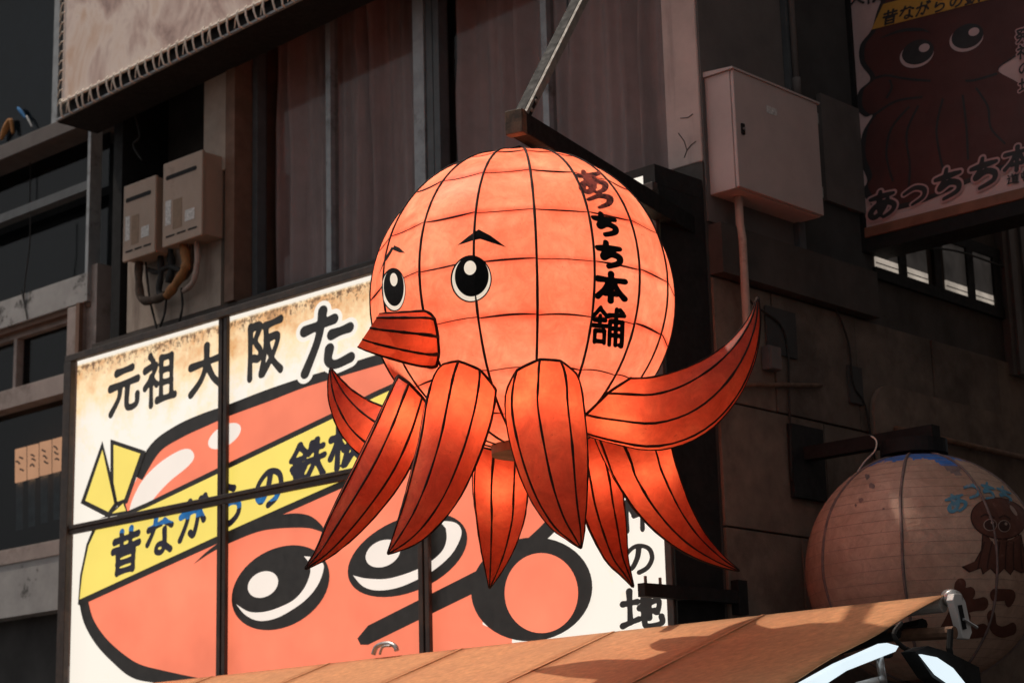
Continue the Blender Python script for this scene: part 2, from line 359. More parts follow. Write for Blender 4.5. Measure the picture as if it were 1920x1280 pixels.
def strip_px(name, pts, w, surf, m, parent, n=8):
    o = ribbon(pts, w, n); mb = MB(); vs_ = []
    for l, r in o: vs_ += [surf(*l), surf(*r)]
    mb.add(vs_, [(2*i, 2*i+1, 2*i+3, 2*i+2) for i in range(len(o)-1)])
    return mb.build(name, m, parent)
def ell(cx, cy, rx, ry, tilt=0, k=48):
    t = math.radians(tilt); return [(cx+rx*math.cos(u)*math.cos(t)-ry*math.sin(u)*math.sin(t), cy+rx*math.cos(u)*math.sin(t)+ry*math.sin(u)*math.cos(t)) for u in np.linspace(0, 2*math.pi, k, endpoint=False)]

# ------------------------------------------------------------------ setting: street
g = MB().add([(-60, -40, 0), (60, -40, 0), (60, 80, 0), (-60, 80, 0)], [(0, 1, 2, 3)]).build('street', M['street']); g['kind'] = 'structure'

# ------------------------------------------------------------------ corner building behind the sign
WALL = -0.46
bld = thing('corner_building', 'dark corner building with curtained upper windows behind the glowing sign', 'building', L(-3, -3, 0))
def bp(name, m, *b, **k): return part_box(name, m, bld, *b, **k)
bp('wall', M['dark_wall'], -6.32, 0, -5.9, -0.95, 0, 11.5)                # core of the building
bp('lower_wall', M['dark_wall'], -6.32, -0.002, -0.948, WALL, 0, 5.58)    # wall behind the sign
bp('corner_pillar', M['pillar'], -0.27, -0.002, -0.948, WALL, 5.585, 11.5, bevel=0.008)
bp('wall_pillar', M['beige'], -5.85, -4.66, -0.948, WALL, 5.585, 6.66)
bp('pillar', M['beige'], -4.86, -4.58, -0.947, WALL+0.02, 6.66, 11.5)
bp('brown_post', M['brownpost'], -4.58, -4.47, -0.948, WALL+0.03, 5.585, 11.5)
_q0, _q1 = loc(onF(247, 300, -0.9)), loc(onF(270, 300, -0.9))
bp('wall_strip', M['beige'], _q0[0], _q1[0], -0.947, -0.9, 6.66, 7.75)
bp('dark_pipe', M['cable'], -5.2, -5.15, -0.947, -0.8, 6.66, 11.4)
for a0, a1 in ((-6.1, -5.98),):
    bp('edge_post', M['black'], a0, a1, -0.947, WALL-0.02, 5.585, 11.5)
# windows: two openings, each with two sliding sashes
def window(a0, a1, bars, z0, z1, lab):
    fr = MB()
    fr.box(a0, a1, -0.80, -0.60, z0, z0+0.06)
    w = fr.build('window', M['alu_dark'], bld)
    MB().box(a0, a1, -0.80, -0.60, z1-0.06, z1).build('frame', M['alu_dark'], w)
    for (b0, b1, m, n1) in bars:
        MB().box(b0, b1, -0.70, n1, z0+0.06, z1-0.06).build('frame', m, w, bevel=0.003)
    edges = [a0+0.05]+[x for b in bars[1:-1] for x in (b[0], b[1])]+[a1-0.05]
    for i in range(0, len(edges)-1, 2):
        if edges[i+1]-edges[i] > 0.15: MB().box(edges[i]-.005, edges[i+1]+.005, -0.668-0.02*(i % 4 == 0), -0.662-0.02*(i % 4 == 0), z0+0.055, z1-0.055).build('pane', M['glass'], w)
    return w
window(-4.465, -2.47, [(-4.46, -4.40, M['alu_dark'], -0.6), (-3.63, -3.575, M['alu'], -0.62), (-2.665, -2.555, M['alu'], -0.60), (-2.54, -2.475, M['alu_dark'], -0.61)], 5.585, 9.4, 1)
window(-2.465, -0.28, [(-2.46, -2.40, M['alu_dark'], -0.6), (-1.44, -1.385, M['alu'], -0.62), (-0.33, -0.285, M['alu'], -0.60)], 5.585, 9.4, 2)
# curtains
def curtain(a0, a1, seed, label):
    r = np.random.RandomState(seed); k = int((a1-a0)*90); nz = 16; V = []; folds = (a1-a0)/0.17
    ph = r.uniform(0, 6, 4)
    for iz in range(nz+1):
        z = 5.6+3.7*iz/nz
        for i in range(k+1):
            t = i/k; a = a0+(a1-a0)*t
            w = 1.0-2.0*abs(math.sin(math.pi*folds*t*0.55+ph[0]+0.9*math.sin(2.3*t*5+ph[1])+0.2*math.sin(z+ph[2])))**0.75+0.22*math.sin(2*math.pi*folds*t*1.37+ph[2]+0.25*iz/nz)
            V.append(L(a+0.012*math.sin(z*1.7+ph[1]), -0.82+0.082*w+0.012*math.sin(z*2.2+9*t), z))
    Fc = [(iz*(k+1)+i, iz*(k+1)+i+1, (iz+1)*(k+1)+i+1, (iz+1)*(k+1)+i) for iz in range(nz) for i in range(k)]
    o = MB().add(V, Fc).build('curtain', M['curtain'], smooth=True)
    md = o.modifiers.new('solid', 'SOLIDIFY'); md.thickness = 0.004
    tag(o, label, 'curtain', 'mauve curtains in the upper windows')
curtain(-4.42, -3.60, 3, 'mauve curtain behind the window beside the brown post and water heaters')
curtain(-3.58, -2.62, 4, 'mauve curtain left of the double grey window jamb')
curtain(-2.44, -1.43, 8, 'mauve curtain behind the top end of the black lantern beam')
curtain(-1.40, -0.30, 11, 'mauve curtain beside the pink corner pillar')
# side street front (plane a = 0): cement panels, band, grey cladding
bp('side_cladding', M['grey_panel'], 0, 0.012, -1.38, WALL-0.012, 5.2, 11.5)
bp('cladding_trim', M['alu_dark'], 0, 0.05, -1.46, -1.385, 5.2, 11.5)
bp('dark_recess', M['room'], 0, 0.004, -2.3, -1.462, 5.2, 11.5)
bp('side_band', M['dark_wall'], 0, 0.10, -2.2, WALL-0.02, 4.86, 5.175)
bp('upper_strip', M['grey_panel'], 0, 0.04, -2.28, -1.75, 5.6, 6.35)
zr = [2.1, 2.65, 3.32, 4.08, 4.85]; k = 0
for iz in range(4):
    na = [-0.47, -1.12, -2.05, -3.0, -3.9, -4.8, -5.9]
    for i in range(len(na)-1):
        sh = (0.1, 0.12, 0.45, -0.05)[iz]
        n1 = na[i]-(sh if i else 0); n0 = na[i+1]-(sh if i < len(na)-2 else 0)
        d = rng.uniform(0.02, 0.028)
        bp('wall_panel', M['concrete'] if rng.rand() < .6 else M['concrete2'], 0, d, n0+0.006, n1-0.006, zr[iz]+0.006, zr[iz+1]-0.006, bevel=0.004)
bp('lower_panel', M['concrete2'], 0, 0.02, -5.9, WALL, 0, 2.09)
# rounded raised panel on the side wall
pts = [(-2.1, 2.2)] + [(-2.1, 4.2)] + [(-2.1-0.22*(1-math.cos(t)), 4.2+0.22*math.sin(t)) for t in np.linspace(0.2, math.pi/2, 7)] + [(-5.8, 4.42), (-5.8, 2.2)]
MB().prism([L(0.03, n, z) for n, z in pts], A*0.035).build('rounded_panel', M['concrete'], bld)
bp('dark_hatch', M['room'], 0.028, 0.04, -1.30, -0.98, 4.45, 4.75)
bp('wall_vent', M['room'], 0.028, 0.045, -2.02, -1.86, 4.25, 4.5)
# side windows with light inside
sw = MB().box(0.0, 0.03, -5.6, -2.3, 5.17, 5.25).box(0.0, 0.03, -5.6, -2.3, 5.62, 5.7).build('side_window', M['black'], bld)
M['lit'] = glow('lit_room', (0.42, 0.36, 0.30), 0.9, 0.55, 5.0)
M['lit2'] = glow('dim_room', (0.035, 0.03, 0.027), 0.6, 0.6, 5.0)
for n1, n0 in ((-2.335, -2.62), (-2.70, -3.0), (-3.24, -3.53), (-3.62, -3.9)):
    MB().box(0.002, 0.012, n0, n1, 5.245, 5.33).build('pane', M['lit'], sw)
    MB().box(0.002, 0.011, n0, n1, 5.334, 5.63).build('pane', M['lit2'], sw)
    MB().box(0.012, 0.018, n0, n1, 5.285, 5.29).build('glazing_bar', M['black'], sw)
for n in (-2.66, -3.12, -3.575, -3.95): MB().box(0.0, 0.028, n-0.045, n+0.045, 5.245, 5.63).build('mullion', M['black'], sw)
bp('corrugated_strip', M['grey_panel'], 0.0, 0.06, -5.2, -4.02, 4.75, 6.1)
for i in range(6): bp('corrugation', M['grey_panel'], 0.058, 0.085, -4.16-0.18*i, -4.08-0.18*i, 4.76, 6.09)
# cracks in the pillar paint
for c in ([(1283,296),(1288,282),(1283,265),(1272,250)], [(1288,282),(1296,272),(1305,265)], [(1276,222),(1290,221),(1299,214)]):
    MB().tube([onF(x, y, WALL+0.001) for x, y in c], 0.003, 5).build('paint_crack', M['cable'], bld)

# ------------------------------------------------------------------ pipes and boxes on the side wall
P1 = [onG(1379, y, 0.10) for y in (378, 400)] ; p0 = loc(P1[0])
pp = MB().tube([L(0.11, -0.66, 5.40), L(0.11, -0.66, 5.2), L(0.115, -0.67, 5.1), L(0.115, -0.67, 4.47), L(0.09, -0.67, 4.42), L(0.02, -0.67, 4.40)], 0.026, 12).build('drain_pipe', M['pvc'], smooth=True)
tag(pp, 'orange-lit vertical conduit pipe running down from the cream meter box', 'pipe')
dp = MB().tube([L(0.07, -1.43, z) for z in np.linspace(6.16, 11.4, 6)], 0.022, 10).tube([L(0.07, -1.43, 6.24), L(0.07, -1.43, 6.36)], 0.03, 10).tube([L(0.07, -1.43, 6.16), L(0.03, -1.43, 6.10)], 0.022, 8).build('riser_pipe', M['grey_panel'], smooth=True)
tag(dp, 'thin grey riser pipe on the wall above the cream meter box', 'pipe')
eb = thing('meter_box', 'cream metal meter box with sloped top hung on the corner wall', 'meter box', L(0.12, -0.95, 5.36))
part_box('body', M['boxpaint'], eb, 0.012, 0.205, -1.41, -0.505, 5.37, 6.13, bevel=0.004)
part_box('door', M['boxpaint'], eb, 0.208, 0.232, -1.41, -0.508, 5.375, 6.13, bevel=0.004)
MB().hexa([L(0.0125, -0.49, 6.132), L(0.24, -0.49, 6.132), L(0.24, -1.43, 6.132), L(0.0125, -1.43, 6.132), L(0.0125, -0.49, 6.165), L(0.24, -0.49, 6.145), L(0.24, -1.43, 6.145), L(0.0125, -1.43, 6.165)]).build('lid', M['boxpaint'], eb)
lk = part_box('lock', M['black'], eb, 0.232, 0.245, -0.585, -0.555, 5.72, 5.79, bevel=0.003)
for z_ in (5.5, 6.0): MB().tube([L(0.222, -1.415, z_), L(0.222, -1.415, z_+0.07)], 0.011, 8).build('hinge', M['steel'], eb)
part_box('label_plate', M['sticker'], eb, 0.2325, 0.234, -0.95, -0.84, 5.93, 5.98)
MB().tube([L(0.245, -0.57, 5.755), L(0.255, -0.57, 5.755)], 0.009, 10).build('keyhole', M['steel'], lk)
rp = MB().tube([L(0.10, n, z) for n, z in ((-2.3, 4.12), (-3.4, 4.12), (-5.6, 4.12))], 0.022, 10)
for n in (-2.35, -3.3, -4.5): rp.box(0.02, 0.1, n-0.02, n+0.02, 4.10, 4.14)
tag(rp.build('handrail_pipe', M['rust'], smooth=True), 'brown horizontal pipe fixed along the cement side wall', 'pipe')
r2 = MB().tube([onG(1335, 722, 0.05), onG(1425, 721, 0.05), onG(1540, 722, 0.05)], 0.014, 8)
tag(r2.build('rusty_rod', M['rust'], smooth=True), 'short rusty rod on the wall beside the raised tentacle', 'rod')

# ------------------------------------------------------------------ neighbouring building on the far left
lb = thing('neighbour_building', 'dark neighbouring building with stacked windows left of the sign', 'building', L(-9, -3, 0))
LN = -0.6
def lp(name, m, a0, a1, n0, n1, z0, z1, parent=None, bevel=0.0): return part_box(name, m, parent or lb, a0, a1, n0, n1, z0, z1, bevel)
lp('wall', M['room'], -14, -6.55, -5.0, LN-0.45, 0, 12)
lp('room_wall', M['blue_reflection'], -14, -6.9, LN-0.449, LN-0.40, 7.75, 9.5)  # wall tinted to give the upper window glass its bluish reflection
lp('wall_above', M['dark_wall'], -14, -6.6, LN-0.449, LN-0.06, 9.6, 12)
lp('edge_post', M['frame_light'], -6.88, -6.66, LN-0.449, LN, 0, 6.02, bevel=0.006)
lp('edge_pilaster', M['frame_light'], -6.655, -6.52, LN-0.449, LN-0.04, 0, 6.35)
lp('drain_channel', M['brownpost'], -6.70, -6.65, LN, LN+0.04, 3.0, 6.02)
lp('ledge', M['grey_panel'], -14, -6.62, LN-0.449, LN+0.03, 7.60, 7.74, bevel=0.006)
lp('rail', M['alu_dark'], -14, -6.64, LN-0.12, LN-0.02, 7.03, 7.11)
lp('rail_end', M['alu'], -6.64, -6.60, LN-0.12, LN, 6.28, 7.60)
lp('fascia', M['white_beam'], -14, -6.60, LN-0.449, LN, 6.03, 6.28, bevel=0.004)
lp('fascia_drip', M['brownpost'], -14, -6.60, LN-0.40, LN-0.03, 5.985, 6.03)
uw = lp('upper_window', M['alu_dark'], -14, -6.66, LN-0.30, LN-0.24, 9.5, 9.6)
lp('frame', M['alu'], -7.375, -7.29, LN-0.25, LN-0.12, 7.74, 9.5, uw); lp('frame', M['alu_dark'], -7.12, -6.90, LN-0.26, LN-0.14, 7.74, 9.5, uw)
lp('pane', M['glass_blue'], -14, -7.38, LN-0.21, LN-0.20, 7.74, 9.5, uw); lp('pane', M['glass_blue'], -7.29, -7.12, LN-0.21, LN-0.20, 7.74, 9.5, uw)
mw = lp('balcony_screen', M['alu_dark'], -14, -6.66, LN-0.30, LN-0.26, 6.28, 6.31)
lp('pane', M['glass_blue'], -14, -6.66, LN-0.245, LN-0.235, 7.11, 7.60, mw); lp('pane', M['glass_blue'], -14, -6.66, LN-0.245, LN-0.235, 6.31, 7.03, mw)
tw = lp('transom_window', M['frame_light'], -14, -6.88, LN-0.3, LN-0.03, 5.30, 5.47, bevel=0.004)
lp('frame', M['frame_light'], -14, -6.88, LN-0.24, LN-0.10, 5.94, 5.985, tw)
lp('frame', M['frame_light'], -7.82, -7.775, LN-0.24, LN-0.10, 5.47, 5.94, tw); lp('frame', M['frame_light'], -6.945, -6.88, LN-0.24, LN-0.10, 5.47, 5.94, tw)
lp('pane', M['glass_blue'], -14, -6.88, LN-0.18, LN-0.17, 5.47, 5.94, tw)
bw = lp('tall_window', M['frame_light'], -14, -6.88, LN-0.3, LN-0.02, 3.93, 4.06, bevel=0.004)
lp('frame', M['frame_light'], -6.96, -6.88, LN-0.24, LN-0.10, 4.06, 5.30, bw)
lp('pane', M['glass_blue'], -14, -6.96, LN-0.18, LN-0.17, 4.06, 5.30, bw)
lp('apron_wall', M['white_beam'], -14, -6.88, LN-0.449, LN-0.03, 3.48, 3.93)
lp('shop_opening', M['room'], -14, -6.88, LN-0.449, LN-0.2, 0.0, 3.48)
# glowing sheet standing in for a lit sign's reflection in the tall window
M['lit_orange'] = glow('reflection_glow', (0.85, 0.38, 0.19), 3.2, 0.12, 4)
M['lit_ink'] = glow('reflection_ink', (0.05, 0.02, 0.012), 0.5)
M['pale_strip'] = mat('pale_strip', (0.55, 0.6, 0.6), 0.6, 0.5, 9)
sg = thing('sign_reflection', 'orange reflection of a lit sign, made as four glowing strips inside the left building window', 'sign', onF(70, 905, LN-0.235))
for x0, x1, yt in ((28, 48, 842), (51, 71, 836), (74, 95, 829), (98, 117, 823)):
    q = [onF(x0, yt, LN-0.235), onF(x1, yt-5, LN-0.235), onF(x1, yt+58, LN-0.235), onF(x0, yt+63, LN-0.235)]
    MB().prism(q, -N*0.01).build('panel', M['lit_orange'], sg)
    for j in range(3):
        cx, cy = x0+5+rng.uniform(0, 8), yt+14+11*j
        strip_px('letter', [(cx-4, cy+rng.uniform(-2, 3)), (cx, cy+rng.uniform(-3, 3)), (cx+4, cy+rng.uniform(2, 6))], 3, lambda x, y: onF(x, y, LN-0.228), M['lit_ink'], sg, 3)
    q = [onF(x0+2, yt+65, LN-0.26), onF(x1-6, yt+60, LN-0.26), onF(x1-6, yt+150, LN-0.26), onF(x0+2, yt+152, LN-0.26)]
    MB().prism(q, -N*0.008).build('hanging_strip', M['pale_strip'], sg)
# cloths behind the upper left window
M['cl_o'] = mat('orange_cloth', (0.45, 0.2, 0.07), 0.9, 0.4, 12); M['cl_b'] = mat('blue_cloth', (0.05, 0.2, 0.45), 0.9, 0.4, 12); M['cl_w'] = mat('white_cloth', (0.6, 0.6, 0.6), 0.9)
def cloth(pts, m, label):
    c = crom([(x, y, w) for x, y, w in pts], 6)
    o = MB().tube([onF(p[0], p[1], LN-0.165) for p in c], [p[2]/FPX*18 for p in c], 8).build('hanging_cloth', m, smooth=True); tag(o, label, 'cloth', 'cloths at the upper left window')
cloth([(2, 262, 3), (10, 243, 7), (20, 226, 5), (24, 250, 3)], M['cl_o'], 'orange crumpled cloth on the window ledge')
cloth([(34, 203, 3), (40, 210, 4), (48, 222, 2)], M['cl_b'], 'small blue cloth strip on the window ledge')
cloth([(50, 218, 2), (55, 228, 2), (60, 238, 1.5)], M['cl_w'], 'small white cloth strip on the window ledge')
for lab_, c in (('thin cable hanging below the upper window ledge', [(55, 270), (57, 330), (56, 380)]), ('long thin cable drooping onto the peeling white fascia', [(57, 400), (56, 460), (48, 520), (44, 560)]), ('short black cable crossing the peeling white fascia', [(40, 545), (46, 570), (51, 598)])):
    tag(MB().tube([onF(x, y, LN+0.01 if y > 390 else LN-0.2) for x, y in c], 0.006, 6).build('hanging_cable', M['cable']), lab_, 'cable', 'loose cables on the neighbouring building')

# ------------------------------------------------------------------ laced banner on its black box frame
def banner_z(a): return 7.513+(a+6.173)*0.043
bn = thing('banner_box', 'black projecting banner frame with a laced brown photo-print banner', 'banner', L(-3.6, -0.2, 7.4))
def frame_bar(a0, a1, n0, n1, dz0, dz1, name, m):
    return MB().hexa([L(a0, n1, banner_z(a0)+dz0), L(a1, n1, banner_z(a1)+dz0), L(a1, n0, banner_z(a1)+dz0), L(a0, n0, banner_z(a0)+dz0), L(a0, n1, banner_z(a0)+dz1), L(a1, n1, banner_z(a1)+dz1), L(a1, n0, banner_z(a1)+dz1), L(a0, n0, banner_z(a0)+dz1)]).build(name, m, bn)
frame_bar(-6.28, 0.6, -0.44, -0.04, -0.12, 3.2, 'box_frame', M['black'])
frame_bar(-6.27, 0.6, -0.04, -0.015, -0.115, -0.098, 'frame_pipe', M['alu'])
M['banner'] = None
m, nt, b = new_mat('banner_print')
f1 = noise(nt, 1.5, 6, 0.6, scaled_pos(nt, 1.2, 1.2, 0.8), 0.6)
cc = ramp(nt, f1, [(0.36, (0.26, 0.15, 0.13)), (0.46, (0.62, 0.43, 0.37)), (0.56, (0.88, 0.71, 0.62)), (0.68, (0.72, 0.47, 0.33))])
nt.links.new(cc, b.inputs['Base Color']); b.inputs['Roughness'].default_value = 0.6; M['banner'] = m
frame_bar(-6.18, 0.6, -0.012, -0.006, 0.0, 3.2, 'banner_sheet', M['banner'])
MB().tube([L(a, 0.004, banner_z(a)+0.004) for a in np.linspace(-6.18, 0.6, 40)], 0.013, 8).build('edge_rope', M['rope'], bn, smooth=True)
for i in range(40):
    a = -6.16+i*0.102+rng.uniform(-.01, .01); z = banner_z(a); d = rng.uniform(-.02, .045)
    lc = MB().tube([L(a, -0.004, z+0.035), L(a+.004, 0.016, z+0.01), L(a+0.2*d, 0.014, z-0.05), L(a+0.5*d, 0.0, z-0.105), L(a+d, -0.03, z-0.11)], 0.0085, 6)
    if i % 3 == 1: lc.tube([L(a, 0.0, z+0.03), L(a-0.02, 0.012, z-0.04), L(a-0.045, -0.002, z-0.1)], 0.0045, 5)
    lc.build('lace', M['rope'], bn)
for i in range(18):
    z = banner_z(-6.18)+0.04+i*0.085; dz = rng.uniform(-.03, .06)
    MB().tube([L(-6.165, 0.0, z), L(-6.19, 0.006, z-0.005), L(-6.235, -0.01, z-0.02-dz*.5), L(-6.275, -0.03, z-0.02-dz)], 0.0055, 6).build('lace', M['rope'], bn)

# ------------------------------------------------------------------ gas water heaters with their pipes
def heater(x0, y0, x1, y1, label, hi):
    n1 = -0.24
    p = loc(onF(x0, y0, n1)); q = loc(onF(x1, y1, n1)); a0, a1 = p[0], q[0]; z1 = p[2]; z0 = q[2]
    h = thing('water_heater', label, 'water heater', L((a0+a1)/2, -0.35, z0), 'gas water heaters on the wall')
    part_box('casing', M['heater'], h, a0+.01, a1-.01, WALL, n1-0.03, z0+.015, z1-.01, bevel=0.006)
    part_box('front_cover', M['heater'], h, a0, a1, n1-0.03, n1, z0, z1, bevel=0.008)
    w = a1-a0
    e = [(a0+w*.09+0.016*(1-math.cos(t)), z1-.13+0.018*math.sin(t)) for t in np.linspace(-math.pi/2, -1.5*math.pi, 7)]
    s_ = [(a0+w*.10, -.018), (a0+w*.84, -.018), (a0+w*.87, 0), (a0+w*.84, .018), (a0+w*.10, .018), (a0+w*.07, 0)]
    MB().prism([L(a, n1+0.002, z1-0.13+d) for a, d in s_], -N*0.004).build('exhaust_slot', M['black'], h)
    for i in range(3): part_box('drain_slot', M['black'], h, a0+w*(.1+.28*i), a0+w*(.1+.28*i)+w*.22, n1+.0005, n1+.003, z0+.07, z0+.083)
    part_box('sticker', M['sticker'], h, a0+w*.08, a0+w*.22, n1+.0005, n1+.002, z0+.17, z0+.37)
    part_box('sticker', M['sticker'], h, a0+w*.58, a0+w*.82, n1+.0005, n1+.002, z0+.15, z0+.24)
    part_box('label_plate', M['sticker_brown'], h, a0+w*.27, a0+w*.5, n1+.0005, n1+.002, z0+.12, z0+.36)
    return a0, a1, z0, z1
heater(232, 350, 290, 472, 'lower and smaller beige gas water heater next to the dark gap', 0)
heater(306, 308, 378, 440, 'higher beige gas water heater beside the brown post', 1)
def pipe(name, pts, r, m, label, group='pipes under the water heaters'):
    c = crom([np.array(onF(x, y, n)) for x, y, n in pts], 6)
    tag(MB().tube(c, [r*(1+0.12*math.sin(5.1*i)+0.05*rng.uniform(-1, 1)) for i in range(len(c))], 8).build(name, m, smooth=True), label, 'pipe', group)
pipe('lagged_pipe', [(262, 478, -.36), (260, 520, -.36), (266, 560, -.36), (290, 562, -.36), (312, 552, -.36)], .034, M['lagging'], 'bent brown lagged pipe below the lower heater')
pipe('taped_pipe', [(312, 556, -.34), (328, 535, -.34), (345, 508, -.33), (349, 488, -.33), (342, 450, -.34)], .036, M['lag_orange'], 'orange taped pipe under the heaters')
pipe('copper_pipe', [(368, 448, -.36), (370, 490, -.36), (362, 528, -.36), (344, 546, -.38)], .022, M['pvc'], 'pale curved pipe under the higher heater')
pipe('copper_pipe', [(358, 448, -.38), (359, 490, -.38), (352, 515, -.38), (335, 527, -.4)], .02, M['lagging'], 'thin dark curved pipe under the higher heater')
pipe('valve_pipe', [(300, 470, -.38), (302, 510, -.38), (298, 545, -.38), (306, 556, -.38)], .026, M['cable'], 'black pipe hanging between the two heaters')
pipe('valve_pipe', [(318, 470, -.4), (322, 500, -.4), (316, 530, -.4)], .03, M['cable'], 'black valve cluster between the two heaters')
pipe('valve_pipe', [(278, 505, -.4), (296, 510, -.38), (318, 500, -.38), (340, 508, -.38)], .02, M['cable'], 'dark cross pipe under the heaters')
pipe('cable', [(272, 480, -.4), (280, 555, -.4), (290, 600, -.42), (294, 615, -.42)], .009, M['cable'], 'thin drooping black cable under the heaters')
pipe('cable', [(312, 560, -.4), (308, 590, -.4), (300, 612, -.42)], .009, M['cable'], 'second drooping black cable under the heaters')
pipe('cable', [(340, 540, -.4), (342, 575, -.4), (336, 604, -.42)], .009, M['cable'], 'short black cable under the orange taped pipe')
pipe('cable', [(252, 215, -.49), (262, 255, -.49), (250, 272, -.49), (266, 300, -.49)], .009, M['cable'], 'kinked black cable above the lower heater')

# out-of-view building, added across the side street to shade that side
ob = thing('added_shade_building', 'plain grey out-of-view building added across the side street to shade the cement wall', 'building', L(7, -6, 0))
part_box('wall', M['concrete2'], ob, 3.7, 11, -14, -0.6, 0, 11.5)
for k_ in range(5):
    for z_ in (3.6, 6.4):
        w_ = part_box('window', M['alu_dark'], ob, 3.66, 3.695, -3.0-2.1*k_, -1.6-2.1*k_, z_, z_+1.4)
        MB().box(3.652, 3.658, -2.92-2.1*k_, -1.68-2.1*k_, z_+.08, z_+1.32).build('pane', M['glass_blue'], w_)

for lab_, c_ in (('black cable drooping down the cement wall beside the dark hatch', [(1560, 560), (1590, 640), (1600, 720), (1622, 760), (1640, 860)]), ('black cable looping under the projecting sign', [(1640, 440), (1700, 462), (1790, 470), (1880, 500), (1925, 520)]), ('thin black cable running down beside the corner edge', [(1400, 470), (1404, 560), (1470, 620), (1480, 760), (1484, 900)])):
    tag(MB().tube(crom([onG(x, y, 0.05) for x, y in c_], 6), 0.008, 6).build('cable', M['cable'], smooth=True), lab_, 'cable', 'cables on the side wall')
cb = thing('junction_box', 'small dark junction box on the cement wall above the rusty rod', 'junction box', onG(1440, 700, 0.03))
q_ = loc(onG(1440, 690, 0.03))
part_box('body', M['alu_dark'], cb, 0.027, 0.09, q_[1]-.06, q_[1]+.06, q_[2]-.02, q_[2]+.13, bevel=0.005)
part_box('cover', M['grey_panel'], cb, 0.09, 0.098, q_[1]-.055, q_[1]+.055, q_[2]-.015, q_[2]+.125, bevel=0.002)

# ------------------------------------------------------------------ the big backlit sign
WH = (0.93, 0.855, 0.745); CO = (1.06, 0.25, 0.135); YE = (0.95, 0.74, 0.15)
M['s_coral'] = glow('sign_coral', CO, 0.98, 0.24, 1.3); M['s_yellow'] = glow('sign_yellow', YE, 0.98, 0.06, 2)
M['s_white'] = glow('sign_white', WH, 1.0, 0.05, 2); M['s_ink'] = glow('sign_ink', (0.017, 0.014, 0.012), 1.0, 0.4, 14)
M['s_navy'] = glow('sign_navy', (0.014, 0.012, 0.022), 1.0, 0.4, 14)
M['s_blue'] = glow('sign_blue', (0.02, 0.16, 0.42), 0.9, 0.4, 20); M['s_hi'] = glow('sign_highlight', (0.94, 0.83, 0.73), 0.97, 0.05, 2)
m, nt, b = new_mat('sign_panel')
b.inputs['Base Color'].default_value = (.12, .12, .11, 1); b.inputs['Roughness'].default_value = 0.4
gz = nt.nodes.new('ShaderNodeNewGeometry'); sx = nt.nodes.new('ShaderNodeSeparateXYZ'); nt.links.new(gz.outputs['Position'], sx.inputs[0])
def mr(nt, v, a, b_, c, d):
    k = nt.nodes.new('ShaderNodeMapRange'); k.inputs[1].default_value = a; k.inputs[2].default_value = b_; k.inputs[3].default_value = c; k.inputs[4].default_value = d
    nt.links.new(v, k.inputs[0]); return k.outputs[0]
def mth(nt, op, a, b_):
    k = nt.nodes.new('ShaderNodeMath'); k.operation = op; k.use_clamp = True
    for s_, v in ((k.inputs[0], a), (k.inputs[1], b_)):
        if isinstance(v, (int, float)): s_.default_value = v
        else: nt.links.new(v, s_)
    return k.outputs[0]
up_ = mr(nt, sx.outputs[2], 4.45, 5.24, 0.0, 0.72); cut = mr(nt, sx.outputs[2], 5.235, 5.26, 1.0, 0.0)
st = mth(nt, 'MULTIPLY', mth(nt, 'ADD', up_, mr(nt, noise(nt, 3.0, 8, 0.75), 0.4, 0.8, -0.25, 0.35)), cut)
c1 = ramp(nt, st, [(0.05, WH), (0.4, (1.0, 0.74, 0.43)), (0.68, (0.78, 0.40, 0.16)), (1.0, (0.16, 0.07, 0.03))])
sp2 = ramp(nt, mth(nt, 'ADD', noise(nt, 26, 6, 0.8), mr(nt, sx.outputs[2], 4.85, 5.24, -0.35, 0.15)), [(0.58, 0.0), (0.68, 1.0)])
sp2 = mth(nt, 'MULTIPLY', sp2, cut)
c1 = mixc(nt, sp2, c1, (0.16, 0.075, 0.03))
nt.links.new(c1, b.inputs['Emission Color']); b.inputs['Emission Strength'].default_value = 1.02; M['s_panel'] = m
M['s_frame'] = mat('sign_frame', (0.05, 0.04, 0.036), 0.55, 0.3, 9, 0.1, dirt=(0.09, 0.06, 0.045), dscale=7)

sgn = thing('takoyaki_sign', 'huge backlit shop sign with coral octopus, yellow headband and black brush lettering', 'sign', L(-2.9, -0.2, 2.55))
ST, SB, SM = 5.33, 2.55, 3.945
part_box('cabinet', M['black'], sgn, -5.87, 0.0, -0.45, -0.012, SB, ST)
part_box('cabinet_head', M['black'], sgn, -0.62, 0.0, -0.445, 0.02, ST+0.002, 5.455)
A_S = [-5.86, -4.005, -1.985, -0.01]
for i in range(3):
    for z0, z1 in ((SB+.02, SM), (SM, ST-.03)):
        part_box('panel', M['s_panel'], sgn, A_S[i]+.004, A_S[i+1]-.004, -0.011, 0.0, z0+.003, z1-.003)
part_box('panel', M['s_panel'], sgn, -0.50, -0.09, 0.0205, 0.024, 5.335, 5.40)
def bar(a0, a1, z0, z1, n1=0.045): part_box('frame_bar', M['s_frame'], sgn, a0, a1, 0.021, n1, z0, z1, bevel=0.004)
bar(-5.93, 0.02, ST-.055, ST, 0.07)
bar(-5.94, -5.845, SB, ST-.056, 0.07)
bar(-0.03, 0.02, SB, ST-.056, 0.05)
for x in (-4.005, -1.985):
    bar(x-.055, x-.012, SB, SM-.036); bar(x+.012, x+.05, SB, SM-.036, 0.052)
    bar(x-.055, x-.012, SM+.036, ST-.056); bar(x+.012, x+.05, SM+.036, ST-.056, 0.052)
    part_box('frame_bar', M['black'], sgn, x-.0115, x+.0115, 0.021, 0.034, SB, SM-.036); part_box('frame_bar', M['black'], sgn, x-.0115, x+.0115, 0.021, 0.034, SM+.036, ST-.056)
